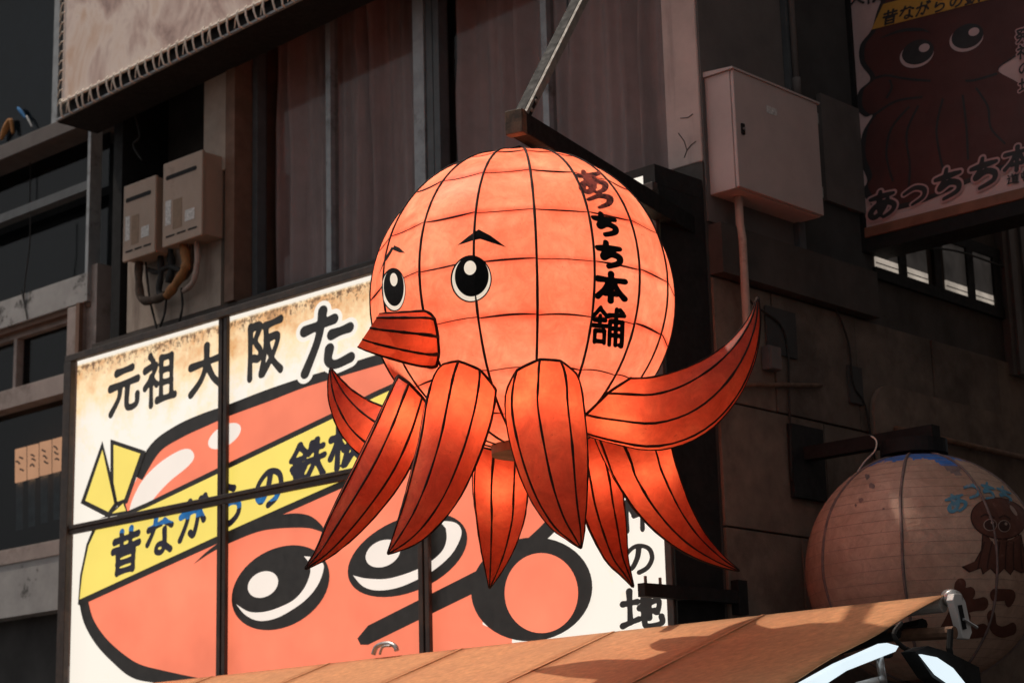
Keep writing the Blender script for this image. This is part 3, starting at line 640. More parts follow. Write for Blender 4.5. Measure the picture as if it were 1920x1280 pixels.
bar(-5.844, -0.031, SM-.035, SM+.002, 0.05); bar(-5.844, -0.031, SM+.004, SM+.035, 0.058)
def sf(k): 
    n = 0.003+0.0013*k
    return lambda x, y: onF(x, y, n)
# coral head and body
arc_out = [(256, 897), (291, 840), (333, 810), (380, 788), (431, 768), (500, 742), (563, 719), (622, 701), (700, 677), (780, 655), (860, 648), (940, 668), (1010, 715), (1055, 790), (1075, 880), (1058, 950), (1040, 978), (1000, 1012)]
coral = crom(arc_out, 5)
lowl = [(158, 1125), (166, 1163), (189, 1201), (221, 1233), (255, 1258), (300, 1274), (380, 1292), (470, 1310)]
poly_px('coral_head', [tuple(p) for p in coral]+[(905, 1100), (905, 1170), (960, 1195), (960, 1350), (470, 1350)]+[tuple(p) for p in crom(lowl, 4)][::-1]+[(200, 1020)], sf(1), M['s_coral'], sgn)
strip_px('outline', [(258, 895, 20), (291, 840, 22), (333, 810, 25), (380, 788, 25), (431, 768, 21), (500, 742, 22), (563, 719, 19), (622, 701, 18), (700, 677, 20), (780, 655, 22), (860, 648, 24), (940, 668, 26), (1010, 715, 26), (1055, 790, 26), (1075, 880, 26), (1058, 950, 26), (1030, 988, 26), (995, 1020, 24)], 22, sf(3), M['s_ink'], sgn, 6)
strip_px('outline', [(156, 1122, 17), (166, 1163, 19), (189, 1201, 22), (221, 1233, 25), (255, 1257, 29), (300, 1268, 26), (380, 1285, 26), (470, 1302, 26)], 20, sf(3), M['s_ink'], sgn, 6)
poly_px('highlight', [(243, 958), (262, 908), (296, 870), (335, 845), (356, 842), (364, 856), (352, 874), (318, 902), (290, 932), (272, 958)], sf(2), M['s_hi'], sgn, 5)
poly_px('highlight', ell(421, 817, 35, 18, -34), sf(2), M['s_hi'], sgn)
# headband
poly_px('band_outline', [(146, 1133), (150, 1078), (162, 1020), (176, 985), (215, 968), (277, 941), (441, 861), (625, 773), (700, 735), (800, 690), (805, 838), (740, 872), (661, 906), (422, 1012), (152, 1134)], sf(4), M['s_ink'], sgn)
poly_px('headband', [(149, 1123), (154, 1078), (166, 1022), (181, 990), (217, 975), (280, 949), (443, 871), (627, 783), (702, 745), (800, 700), (800, 830), (740, 860), (658, 893), (421, 998), (160, 1118)], sf(6), M['s_yellow'], sgn)
def petal(pts, inner):
    poly_px('knot_outline', pts, sf(7), M['s_ink'], sgn); poly_px('knot', inner, sf(8), M['s_yellow'], sgn)
petal([(192, 826), (151, 943), (205, 971), (222, 944)], [(192, 843), (160, 938), (203, 959), (214, 943)])
petal([(207, 823), (273, 845), (239, 943), (216, 949), (207, 905)], [(213, 833), (263, 850), (233, 935), (220, 940), (213, 904)])
petal([(233, 936), (205, 964), (186, 972), (240, 962)], [(231, 943), (210, 962), (236, 957)])
# lettering across the top
def word(ch, q, k=6, fat=0.0, white=0.0, m=None):
    if white: put_glyph(ch, q, sf(k-1), M['s_white'], sgn, 'letter_edge', white)
    return put_glyph(ch, q, sf(k), m or M['s_ink'], sgn, 'letter', fat)
word('元', quad_px(205, 690, 58, 92, -.3, -3), fat=0.8); word('祖', quad_px(269, 670, 60, 96, -.3, -1)); word('大', quad_px(355, 655, 66, 90, -.3, -1), fat=1.0)
word('阪', quad_px(462, 608, 68, 106, -.26, -2), fat=.2); word('た', quad_px(566, 590, 98, 118, -.26, -2), fat=1.2, white=8.5); word('こ', quad_px(688, 560, 98, 112, -.26, -2), fat=1.5, white=8.5)
# lettering on the headband, upper edges under the bar faded to blue
def midline(x): return 986-0.2137*(x-139)+15
def pk(x, y): return 1 if 0 < y-midline(x) < 17 else 0
for ch, x, y, w, h in (('昔', 212, 1000, 52, 80), ('な', 276, 976, 50, 74), ('が', 338, 943, 54, 76), ('ら', 404, 914, 58, 82), ('の', 478, 882, 58, 78), ('鉄', 546, 838, 64, 74), ('板', 620, 800, 66, 84), ('焼', 700, 760, 60, 84)):
    if ch not in GL: continue
    put_glyph(ch, quad_px(x, y, w, h, -.33, -4), sf(9), [M['s_navy'], M['s_blue']], sgn, 'letter', 1.2, 56, pk)
# eyes and brow
poly_px('eye', ell(526, 1101, 98, 72, -31), sf(5), M['s_ink'], sgn)
poly_px('eye_white', crom([(443, 1132), (460, 1152), (485, 1163), (515, 1159), (545, 1144), (575, 1122), (597, 1094), (607, 1064), (602, 1052), (585, 1044), (570, 1042)], 5)+crom([(578, 1052), (582, 1071), (572, 1099), (553, 1122), (528, 1136), (497, 1146), (467, 1146), (443, 1132)], 5)[:-1], sf(6), M['s_hi'], sgn)
poly_px('eye_glint', ell(493, 1095, 30, 23, -30), sf(6), M['s_hi'], sgn)
poly_px('eye', ell(764, 1040, 119, 68, -24), sf(5), M['s_ink'], sgn)
poly_px('eye_white', crom([(662, 1078), (680, 1098), (706, 1106), (742, 1102), (778, 1088), (815, 1067), (847, 1038), (864, 1006), (863, 988), (850, 978), (824, 976)], 5)+crom([(836, 990), (837, 1012), (826, 1036), (790, 1063), (733, 1083), (690, 1084), (662, 1078)], 5)[:-1], sf(6), M['s_hi'], sgn)
poly_px('eye_glint', ell(718, 1037, 34, 24, -25), sf(6), M['s_hi'], sgn)
poly_px('eyebrow', crom([(362, 1058), (392, 1030), (440, 998), (500, 972), (545, 962), (580, 966), (603, 984), (612, 1001)], 5)+crom([(612, 1001), (596, 994), (573, 989), (525, 990), (482, 997), (430, 1018), (395, 1036), (362, 1058)], 5)[1:-1], sf(5), M['s_ink'], sgn)
# snout drawn on the right
poly_px('snout_ring', ell(997, 1104, 114, 97, -8), sf(5), M['s_ink'], sgn); poly_px('snout_hole', ell(1015, 1111, 69, 75, 0), sf(6), M['s_coral'], sgn)
poly_px('snout_line', [(670, 1196), (690, 1172), (900, 1066), (925, 1050), (920, 1090), (895, 1108), (690, 1208), (676, 1208)], sf(4), M['s_ink'], sgn)
for ch, x, y, w, h in (('発', 1150, 800, 66, 92), ('祥', 1158, 905, 60, 92), ('の', 1163, 1018, 66, 62), ('地', 1164, 1106, 78, 78)):
    put_glyph(ch, quad_px(x, y, w, h, -.12, 3), sf(6), M['s_ink'], sgn, 'letter', 0.2)
# small bracket on the side of the sign
tb = thing('tie_bar', 'short black steel bracket with bolts beside the lower end of the sign', 'bracket', L(0.05, 0, 2.84))
MB().bar(L(0.05, -0.5, 2.90), L(0.05, 0.37, 2.885), 0.05, 0.075).build('bar', M['black'], tb)
for n in (0.33, 0.2): MB().tube([L(0.05, n, 2.9), L(0.05, n, 2.965)], 0.009, 8).build('bolt', M['strutside'], tb)
part_box('wall_plate', M['black'], tb, 0.026, 0.08, -0.58, -0.49, 2.8, 3.0)

# ------------------------------------------------------------------ unlit projecting sign on the side street
RN = -2.215
ps = thing('projecting_sign', 'unlit projecting sign with dark red octopus above pink-edged lettering', 'sign', L(1.1, -2.3, 5.4))
M['r_white'] = mat('r_sign_face', (0.62, 0.45, 0.44), 0.6, 0.12, 2, 0.03, dirt=(0.5, 0.35, 0.34), dscale=1.5)
M['r_mar'] = mat('r_sign_maroon', (0.10, 0.038, 0.035), 0.5, 0.2, 3); M['r_ink'] = mat('r_sign_ink', (0.042, 0.04, 0.042), 0.5, 0.2, 10)
M['r_yel'] = mat('r_sign_yellow', (0.55, 0.30, 0.06), 0.6, 0.2, 5); M['r_eye'] = mat('r_sign_eye', (0.55, 0.42, 0.42), 0.6, 0.1, 5)
M['r_edge'] = mat('r_sign_edge', (0.55, 0.34, 0.34), 0.6, 0.15, 6); M['r_trim'] = mat('r_sign_trim', (0.22, 0.10, 0.065), 0.6, 0.3, 6)
part_box('cabinet', M['black'], ps, 0.03, 2.4, RN-0.25, RN-0.012, 5.43, 8.4)
part_box('face', M['r_white'], ps, 0.035, 2.395, RN-0.011, RN, 5.5, 8.39)
part_box('bottom_trim', M['r_trim'], ps, 0.03, 2.4, RN-0.012, RN+0.03, 5.425, 5.497, bevel=0.006)
part_box('lower_rail', M['black'], ps, 0.03, 2.4, RN-0.24, RN+0.02, 5.33, 5.424)
part_box('side_trim', M['black'], ps, -0.0, 0.033, RN-0.25, RN+0.03, 5.33, 8.4)
def rf(k): return lambda x, y: onF(x, y, RN+0.002+0.0013*k)
body = [(1648, 12), (1634, 56), (1613, 85), (1613, 118), (1632, 148), (1610, 172), (1607, 204), (1622, 219), (1636, 217), (1617, 251), (1613, 300), (1626, 338), (1618, 362), (1650, 395), (1715, 385), (1800, 350), (1900, 312), (1990, 290), (1990, 210), (1915, 160), (1872, 133), (1902, 108), (1945, 78), (1950, 0), (1900, -70), (1760, -100), (1680, -50)]
poly_px('octopus_outline', body, rf(1), M['r_ink'], ps, 5)
cx, cy = 1770, 150
poly_px('octopus_body', [(cx+(x-cx)*.955+3, cy+(y-cy)*.965-3) for x, y in body], rf(2), M['r_mar'], ps, 5)
for c in ([(1632, 150), (1660, 142), (1700, 148), (1745, 152)], [(1870, 138), (1830, 150), (1810, 152)], [(1640, 215), (1680, 190), (1730, 182)], [(1705, 200), (1672, 240), (1662, 290), (1674, 340)], [(1722, 198), (1700, 250), (1706, 310), (1704, 350)], [(1768, 185), (1756, 240), (1762, 290), (1772, 330)], [(1805, 178), (1812, 240), (1815, 300)], [(1830, 165), (1852, 200), (1858, 240), (1885, 270)], [(1668, 150), (1672, 165), (1662, 185)]):
    strip_px('outline', [(x, y, 4.5) for x, y in c], 4.5, rf(3), M['r_ink'], ps, 6)
for ex, ey in ((1719, 103), (1812, 73)):
    poly_px('eye_white', ell(ex, ey, 33, 23, -22), rf(4), M['r_eye'], ps); poly_px('eye', ell(ex+2, ey-5, 31, 22, -22), rf(5), M['r_ink'], ps)
    poly_px('eye_glint', ell(ex+14, ey-13, 10.5, 7.5, -22), rf(6), M['r_eye'], ps)
strip_px('eyebrow', [(1650, 72, 1), (1690, 58, 6), (1725, 56, 6), (1745, 62, 1)], 5, rf(4), M['r_ink'], ps)
poly_px('headband', [(1634, 56), (1656, 8), (1860, -46), (1935, -60), (1935, -20), (1846, 2)], rf(5), M['r_yel'], ps)
for i, ch in enumerate('昔ながらの鉄'): put_glyph(ch, quad_px(1657+31*i, 22-7.5*i, 27, 26, -.25, -3), rf(7), M['r_ink'], ps, 'letter', 0, 36)
for ch, x, y, w, h in (('あ', 1627, 364, 56, 52), ('っ', 1692, 349, 46, 46), ('ち', 1750, 322, 56, 58), ('ち', 1817, 302, 57, 58), ('本', 1883, 280, 50, 46), ('舗', 1940, 262, 50, 46)):
    put_glyph(ch, quad_px(x, y, w, h, -.25, -2), rf(7), M['r_edge'], ps, 'letter_edge', 8.5, 48); put_glyph(ch, quad_px(x, y, w, h, -.25, -2), rf(9), M['r_ink'], ps, 'letter', 1.5, 48)
for i, ch in enumerate('道頓'): put_glyph(ch, quad_px(1888+26*i, 328-6*i, 22, 20, -.25), rf(7), M['r_ink'], ps, 'letter', 0, 36)
for i, ch in enumerate('発祥の地'):
    put_glyph(ch, quad_px(1905+2*i, 56+31*i, 26, 26, -.25), rf(6), M['r_edge'], ps, 'letter_edge', 9, 36); put_glyph(ch, quad_px(1905+2*i, 56+31*i, 26, 26, -.25), rf(8), M['r_ink'], ps, 'letter', 0, 36)
put_glyph('大', quad_px(1590, -14, 30, 28, -.25), rf(5), M['r_ink'], ps, 'letter', 0, 36)
put_glyph('阪', quad_px(1625, -20, 28, 28, -.25), rf(5), M['r_ink'], ps, 'letter', 0, 36)

# ------------------------------------------------------------------ awning
AW0, AW1, AWZ, AWS = -6.3, 1.853, 2.694, 0.3515
aw = thing('awning', 'orange canvas awning sloping out below the sign', 'awning', L(-2.2, 1.3, 1.8))
def awz(a, n): return AWZ-AWS*(n-0.2)
seams = [-6.3, -5.1, -3.9, -2.7, -1.5, -0.3, 0.75, AW1]
for i in range(len(seams)-1):
    a0, a1 = seams[i], seams[i+1]; ka, kn = 10, 24; V = []
    for th in (0, -0.004):
        for jn in range(kn+1):
            n = 0.2+2.5*jn/kn
            for ia in range(ka+1):
                t = ia/ka; a = a0+(a1-a0)*t
                s_ = -0.010*math.sin(math.pi*t)*math.sin(math.pi*jn/kn)+0.004*math.sin(7*n+3*a)*math.sin(math.pi*jn/kn)
                V.append(L(a+(0.006*math.sin(9*n) if ia == ka and i == len(seams)-2 else 0), n, awz(a, n)+s_+th))
    q = (ka+1)*(kn+1); Fc = []
    for jn in range(kn):
        for ia in range(ka):
            p = jn*(ka+1)+ia; Fc += [(p, p+ka+1, p+ka+2, p+1), (q+p, q+p+1, q+p+ka+2, q+p+ka+1)]
    for jn in range(kn):
        for p in (jn*(ka+1), jn*(ka+1)+ka): Fc.append((p, p+ka+1, q+p+ka+1, q+p))
    for ia in range(ka):
        for p in (ia, kn*(ka+1)+ia): Fc.append((p, p+1, q+p+1, q+p))
    MB().add(V, Fc).build('canvas_strip', M['canvas'], aw, smooth=True)
    if i: MB().hexa([L(a0-.012, .21, awz(0, .21)+.0005), L(a0+.012, .21, awz(0, .21)+.0005), L(a0+.012, 2.69, awz(0, 2.69)+.0005), L(a0-.012, 2.69, awz(0, 2.69)+.0005)] + [L(a0-.012, .21, awz(0, .21)+.005), L(a0+.012, .21, awz(0, .21)+.005), L(a0+.012, 2.69, awz(0, 2.69)+.005), L(a0-.012, 2.69, awz(0, 2.69)+.005)]).build('seam', M['canvas'], aw)
MB().tube([L(AW0, 0.18, AWZ-0.045), L(AW1-.02, 0.18, AWZ-0.045)], 0.04, 12).build('roller', M['white_metal'], aw)
MB().tube([L(AW0, 2.7, awz(0, 2.7)-0.03), L(AW1, 2.7, awz(0, 2.7)-0.03)], 0.03, 12).build('front_bar', M['white_metal'], aw)
for a in (-5.5, -3.0, -0.6): part_box('wall_bracket', M['white_metal'], aw, a-.03, a+.03, -0.46, 0.17, AWZ-.10, AWZ-.05)
for a in (-5.5, -1.2): MB().tube([L(a, 0.18, AWZ-.13), L(a+.6, 1.3, awz(0, 1.3)-.22), L(a+.1, 2.66, awz(0, 2.66)-.09)], 0.022, 8).build('folding_arm', M['white_metal'], aw)
MB().tube([L(1.72, 0.24, AWZ-.16), L(1.30, 0.75, AWZ-.32), L(1.66, 1.7, awz(0, 1.7)-.20), L(1.7, 2.66, awz(0, 2.66)-.09)], 0.022, 8).build('folding_arm', M['black'], aw)
MB().tube([L(0.03, -0.5, 2.5), L(1.72, 0.2, 2.56)], 0.03, 8).build('support_rail', M['black'], aw)
# end cap of the awning roller
MB().prism([onG(x, y, AW1+0.09) for x, y in ((1790, 1112), (1803, 1112), (1811, 1128), (1823, 1185), (1818, 1198), (1806, 1196), (1797, 1160), (1787, 1124))], -A*0.04).build('end_cap', M['white_metal'], aw, bevel=0.004)
MB().prism([onG(x, y, AW1+0.093) for x, y in ((1796, 1134), (1803, 1133), (1812, 1178), (1805, 1180))], A*0.003).build('cap_window', M['black'], aw)
MB().tube([onG(1780, 1120, AW1-0.02), onG(1789, 1122, AW1+0.06)], 0.045, 14).build('roller_hub', M['steel'], aw, smooth=True)
MB().tube([onG(1806, 1160, AW1+0.1), onG(1832, 1176, AW1+0.1)], 0.008, 6).build('bolt', M['steel'], aw)
MB().tube([onF(1668, 1192, 0.3), onF(1790, 1185, 0.3)], 0.032, 10).build('torsion_bar', M['rust'], aw)
# little chrome clip on the canvas
cl = MB(); cc_ = [onF(700, 1226, 0.22), onF(705, 1213, 0.22), onF(716, 1207, 0.22), onF(730, 1206, 0.22), onF(741, 1211, 0.22), onF(744, 1219, 0.22)]
cl.tube(crom(cc_, 4), 0.016, 8); cl.tube(crom([onF(712, 1226, .24), onF(718, 1212, .24), onF(732, 1210, .24)], 4), 0.008, 8)
tag(cl.build('chrome_clip', M['steel'], smooth=True), 'small bent chrome clip on the edge of the orange awning', 'clip')

# ------------------------------------------------------------------ lamps under the awning end
M['tube_light'] = glow('lamp_glow', (0.80, 0.93, 1.0), 1.0, 0.05, 3)
lm = thing('strip_lamp', 'glowing white strip lamp along the side edge of the orange awning', 'lamp', onG(1560, 1262, AW1+0.03))
q = [onG(x, y, AW1+0.03) for x, y in ((1488, 1284), (1560, 1244), (1646, 1206), (1668, 1212), (1662, 1222), (1570, 1258), (1530, 1284))]
MB().prism(q, A*0.05).build('tube', M['tube_light'], lm)
MB().tube([onG(1648, 1228, AW1+0.05), onG(1656, 1280, AW1+0.05)], 0.02, 8).build('stem', M['steel'], lm, smooth=True)
MB().tube([onG(1636, 1226, AW1+0.05), onG(1668, 1224, AW1+0.05)], 0.022, 8).build('clamp', M['black'], lm)
MB().tube([onG(1653, 1274, AW1+0.05), onG(1608, 1290, AW1+0.05)], [0.02, 0.03], 8).build('hinge_arm', M['white_metal'], lm, smooth=True)
MB().tube([onG(1653, 1272, AW1+0.04), onG(1653, 1274, AW1+0.08)], 0.02, 10).build('hinge', M['steel'], lm, smooth=True)
fl = thing('flood_lamp', 'black flood lamp with glowing white face behind the awning end', 'lamp', onG(1770, 1290, AW1+0.2))
q = [onG(x, y, AW1+0.2) for x, y in ((1722, 1226), (1752, 1232), (1782, 1252), (1808, 1284), (1786, 1288), (1752, 1264))]
MB().prism(q, A*0.015).build('lens', M['tube_light'], fl)
q = [onG(x, y, AW1+0.17) for x, y in ((1716, 1220), (1740, 1210), (1780, 1222), (1836, 1250), (1842, 1290), (1784, 1292), (1748, 1268))]
MB().prism(q, -A*0.08).build('housing', M['black'], fl)
MB().tube([onG(1782, 1180, AW1+0.1), onG(1780, 1215, AW1+0.1), onG(1784, 1240, AW1+0.1)], 0.016, 8).build('bracket', M['black'], fl)
MB().tube(crom([onG(x, y, AW1+0.02) for x, y in ((1690, 1168), (1676, 1188), (1690, 1210), (1712, 1222), (1724, 1236))], 5), 0.012, 6).build('cable', M['cable'], fl)

# ------------------------------------------------------------------ round white lantern
def sphere_hit(x, y, Cc, R):
    d = ray(x, y); o = CAM-Cc; a = d@d; b = 2*(d@o); c = o@o-R*R; disc = b*b-4*a*c
    if disc < 0:
        t = -b/(2*a); P = CAM+d*t-Cc; return Cc+P/np.linalg.norm(P)*R
    return CAM+d*((-b-math.sqrt(disc))/(2*a))
WC = L(0.819, -1.317, 3.046); WR = 0.695
wl_ = thing('round_lantern', 'torn cream paper lantern with painted octopus, hanging behind the awning', 'lantern', WC-Z*WR)
M['w_skin'] = skin('cream_cloth', (0.48, 0.29, 0.21), (0.62, 0.40, 0.30), (0.68, 0.46, 0.36), 0.15, 2.2)
M['w_hoop'] = mat('hoop_wire', (0.36, 0.24, 0.2), 0.9, 0.4, 9); M['w_torn'] = mat('torn_edge', (0.20, 0.14, 0.13), 0.9, 0.4, 20); M['w_blue'] = mat('blue_liner', (0.04, 0.16, 0.50), 0.7, 0.3, 20)
M['w_ink'] = mat('lantern_brown', (0.12, 0.042, 0.028), 0.8, 0.3, 10, dirt=(0.26, 0.12, 0.09), dscale=10, dlo=.6, dhi=.75); M['w_bluet'] = mat('lantern_blue', (0.09, 0.24, 0.34), 0.8, 0.3, 20, dirt=(0.45, 0.3, 0.25), dscale=16, dlo=.55, dhi=.66)
M['w_dark'] = mat('lantern_dark', (0.05, 0.02, 0.015), 0.8, 0.3, 10); M['w_eye'] = mat('lantern_eye', (0.36, 0.24, 0.2), 0.8, 0.2, 10)
NR = 8; RL0 = math.radians(-20)
def wsurf(lon, lat, k=1.0):
    t = ((lon-RL0) % (2*math.pi/NR))/(2*math.pi/NR); g = 1-0.02*math.sin(math.pi*t)*math.cos(lat)
    return WC + (np.array([math.sin(lon)*math.cos(lat)*g, -math.cos(lon)*math.cos(lat)*g, math.sin(lat)*0.98]))*WR*k
def w_at(k): 
    def f(x, y):
        P = sphere_hit(x, y, WC, WR)-WC; P /= np.linalg.norm(P); return wsurf(math.atan2(P[0], -P[1]), math.asin(max(-1, min(1, P[2]))), k)
    return f
nl, nv = 192, 84; V = []; Fc = []; mi = []
lat0, lat1 = math.radians(-74), math.radians(76)
for j in range(nv+1):
    la = lat0+(lat1-lat0)*j/nv
    for i in range(nl): V.append(wsurf(2*math.pi*i/nl, la))
from mathutils import noise as mnoise
for j in range(nv):
    la = lat0+(lat1-lat0)*(j+.5)/nv
    for i in range(nl):
        lo = 2*math.pi*(i+.5)/nl; h = mnoise.noise((math.sin(lo)*5, math.cos(lo)*5, la*3))+0.5*mnoise.noise((math.sin(lo)*14, math.cos(lo)*14, la*9))
        sl = (lo+math.pi) % (2*math.pi)-math.pi
        rip = math.radians(62)+0.08*h-0.30*math.exp(-((sl-0.30)/0.16)**2)
        Fc.append((j*nl+i, j*nl+(i+1) % nl, (j+1)*nl+(i+1) % nl, (j+1)*nl+i))
        mi.append(2 if la > max(rip, math.radians(53)) else (1 if la > rip else 0))
mb = MB(); mb.add(V, Fc); mb.m = mi
wsk = mb.build('cloth', [M['w_skin'], M['w_torn'], M['w_blue']], wl_, smooth=True)
for j in range(1, 25):
    la = math.radians(-72+6*j)
    MB().tube([wsurf(lo, la, 1.0005) for lo in np.linspace(0, 2*math.pi, 73)], 0.0013, 5, caps=False).build('hoop', M['w_hoop'], wsk, smooth=True)
for i in range(NR):
    lo = RL0+2*math.pi*i/NR
    MB().tube([wsurf(lo+0.004*math.sin(9*t), t, 1.003) for t in np.linspace(lat0, lat1, 30)], [0.008+0.002*rng.rand() for _ in range(30)], 6).build('rib', M['w_torn'], wsk, smooth=True)
MB().tube([WC+Z*(WR*0.975), WC+Z*(WR*0.98+0.08)], 0.20, 32).build('top_ring', M['black'], wl_, smooth=False)
MB().tube([WC-Z*(WR*0.965), WC-Z*(WR*0.98+0.04)], 0.20, 32).build('bottom_ring', M['black'], wl_)
for ch, q in (('あ', ((1768, 928), (1808, 918), (1818, 952), (1778, 962))), ('っ', ((1806, 898), (1838, 902), (1836, 938), (1806, 934))), ('ち', ((1838, 896), (1868, 908), (1866, 938), (1838, 930))), ('ち', ((1868, 902), (1898, 918), (1902, 944), (1872, 936)))):
    put_glyph(ch, q, w_at(1.006), M['w_bluet'], wl_, 'letter', 1.5, 40)
for ch, q in (('た', ((1768, 1096), (1852, 1090), (1846, 1196), (1764, 1190))), ('こ', ((1850, 1098), (1914, 1104), (1906, 1200), (1846, 1190)))):
    put_glyph(ch, q, w_at(1.006), M['w_ink'], wl_, 'letter', 5, 48)
def wpoly(name, pts, k, m):
    mb = MB(); c = np.mean(pts, axis=0); R = 6; kk = len(pts); V = []
    for r in range(R+1):
        for p in pts: V.append(w_at(k)(*(c+(np.array(p)-c)*(r+0.02)/(R+0.02))))
    mb.add(V, [(r*kk+i, r*kk+(i+1) % kk, (r+1)*kk+(i+1) % kk, (r+1)*kk+i) for r in range(R) for i in range(kk)]); mb.build(name, m, wl_)
wpoly('octopus_outline', ell(1874, 970, 54, 40, 8), 1.005, M['w_dark']); wpoly('octopus_head', ell(1874, 970, 52, 38, 8), 1.007, M['w_ink'])
sk_ = [(1842, 1000), (1880, 1006), (1918, 1000), (1926, 1040), (1936, 1070), (1918, 1074), (1907, 1062), (1896, 1078), (1883, 1066), (1869, 1080), (1857, 1066), (1843, 1077), (1838, 1060), (1818, 1073), (1804, 1062), (1828, 1052), (1840, 1030)]
wpoly('octopus_outline', sk_, 1.005, M['w_dark']); wpoly('octopus_skirt', [(1878+(x-1878)*.95, 1038+(y-1038)*.94) for x, y in sk_], 1.0062, M['w_ink'])
for i in range(6):
    x = 1842+i*14
    strip_px('arm_line', [(x+4, 1014), (x+1.5*(i-2), 1040), (x-2+3*(i-2), 1066)], 2.6, w_at(1.0085), M['w_dark'], wl_, 4)
for x, y in ((1856, 983), (1883, 985)):
    wpoly('eye_white', ell(x, y, 12.5, 11.5), 1.009, M['w_eye']); wpoly('eye', ell(x, y, 11, 10), 1.011, M['w_dark']); wpoly('eye_glint', ell(x+3, y-4, 3, 3, 0, 14), 1.013, M['w_eye'])
for c in ([(1838, 968), (1848, 963), (1864, 970)], [(1872, 970), (1884, 965), (1896, 972)]): strip_px('eyebrow', c, 3, w_at(1.0095), M['w_dark'], wl_, 4)
wpoly('highlight', ell(1902, 955, 12, 3.5, 55, 20), 1.009, M['w_eye'])
for x, y, s_ in ((1625, 890, 6), (1634, 908, 7), (1612, 935, 5), (1656, 952, 3), (1603, 945, 3)):
    wpoly('tear', [(x+s_*math.cos(u)*rng.uniform(.4, 1.2), y+s_*math.sin(u)*rng.uniform(.5, 1.3)) for u in np.linspace(0, 6.28, 11)[:-1]], 1.004, M['w_torn'])
ha = thing('lantern_arm', 'black wall bracket arm carrying the round cream lantern', 'bracket', L(0.4, -1.317, 3.7))
part_box('arm', M['black'], ha, 0.04, 0.98, -1.36, -1.27, 3.80, 3.885)
part_box('wall_plate', M['black'], ha, 0.028, 0.06, -1.50, -1.15, 3.56, 4.02)
MB().tube([L(0.819, -1.317, 3.80), L(0.819, -1.317, 3.77)], 0.02, 8).build('hanger', M['black'], ha)
MB().tube(crom([onF(1608, 884, -1.2), onF(1622, 864, -1.2), onF(1640, 845, -1.2), onF(1643, 826, -1.25), onF(1630, 816, -1.28), onF(1624, 826, -1.3)], 5), 0.0045, 6).build('wire', M['rope'], ha)

# ------------------------------------------------------------------ the glowing octopus lantern
HC = at_depth(980, 563, 10.5); HR = 285/FPX*10.5
oc = thing('octopus_lantern', 'giant glowing coral octopus lantern with eight curling tentacles and painted eyes', 'lantern', HC-Z*HR*1.6)
M['arm'] = skin('tentacle_cloth', (0.55, 0.066, 0.027), (0.71, 0.115, 0.049), (0.82, 0.20, 0.085), 0.62, 3.0)
M['beak'] = skin('snout_cloth', (0.60, 0.06, 0.022), (0.72, 0.085, 0.03), (0.78, 0.12, 0.04), 0.55, 4)
M['eye_white'] = glow('eye_cloth', (0.95, 0.80, 0.64), 0.85, 0.12, 9)
HN = 16
RIBS = [math.radians(x) for x in (-174.8, -152.3, -129.8, -107.3, -84.8, -62.3, -39.8, -17.3, 5.0, 26.3, 47, 68, 90, 112, 135, 160, 185.2)]   # hand-built, not quite even
def rib_cell(lon):
    lon = (lon-RIBS[0]) % (2*math.pi)+RIBS[0]
    for i in range(HN):
        if lon < RIBS[i+1]: return i, (lon-RIBS[i])/(RIBS[i+1]-RIBS[i]), RIBS[i+1]-RIBS[i]
    return HN-1, 1.0, RIBS[HN]-RIBS[HN-1]
def rib_lon(i, t): return RIBS[i]+(RIBS[i+1]-RIBS[i])*min(.9999, max(.0001, t))
RINGS = [math.radians(x) for x in (-59, -39.5, -19.8, 0, 19.5, 40.5, 61)]
M['skin'] = skin('head_cloth', (0.86, 0.21, 0.112), (0.95, 0.31, 0.182), (0.98, 0.46, 0.295), 0.68, 3.6, seam=(HC[2], HR, RINGS))
def hsurf(lon, lat, k=1.0):
    _i, t, st_ = rib_cell(lon); ch = math.cos(st_/2)/math.cos((t-.5)*st_); g = 1+(ch-1)*0.95*math.cos(lat)**.5
    # cloth dips a little between hoops
    dd = min(abs(lat-r) for r in RINGS); pil = 0.005*math.sin(math.pi*t)*min(1, dd/0.17)
    return HC+np.array([math.sin(lon)*math.cos(lat), -math.cos(lon)*math.cos(lat), math.sin(lat)])*HR*(g+pil)*k
def h_at(k):
    def f(x, y):
        P = sphere_hit(x, y, HC, HR*0.995)-HC; P /= np.linalg.norm(P); return hsurf(math.atan2(P[0], -P[1]), math.asin(max(-1, min(1, P[2]))), k)
    return f
LB, LT = math.radians(-77), math.radians(83)
for i in range(HN):
    ka, kl = 8, 44; V = []
    for j in range(kl+1):
        for q in range(ka+1): V.append(hsurf(rib_lon(i, q/ka), LB+(LT-LB)*j/kl))
    Fc = [(j*(ka+1)+q, j*(ka+1)+q+1, (j+1)*(ka+1)+q+1, (j+1)*(ka+1)+q) for j in range(kl) for q in range(ka)]
    MB().add(V, Fc).build('skin_gore', M['skin'], oc, smooth=True)
    lo = RIBS[i]; kk = 40
    MB().tube([hsurf(lo, LB+(LT-LB)*t/kk, 1.0)  for t in range(kk+1)], [0.0064*(1+0.30*mnoise.noise((i*3.1, t*0.9, 0))) for t in range(kk+1)], 8).build('rib', M['rib'], oc, smooth=True)
for r_i, la in enumerate(RINGS):
    for i in range(HN):
        pts = [hsurf(rib_lon(i, t), la+0.004*math.sin(7*i+t*4), 0.9996) for t in np.linspace(0, 1, 13)]
        MB().tube(pts, [0.0020+0.0045*math.sin(math.pi*t)**.7*(0.55+0.45*math.sin(i*2.3+r_i*1.7)) for t in np.linspace(0, 1, 13)], 6).build('ring_wire', M['seam'], oc, smooth=True)
bz = HC[2]+HR*math.sin(LB); br = HR*math.cos(LB)
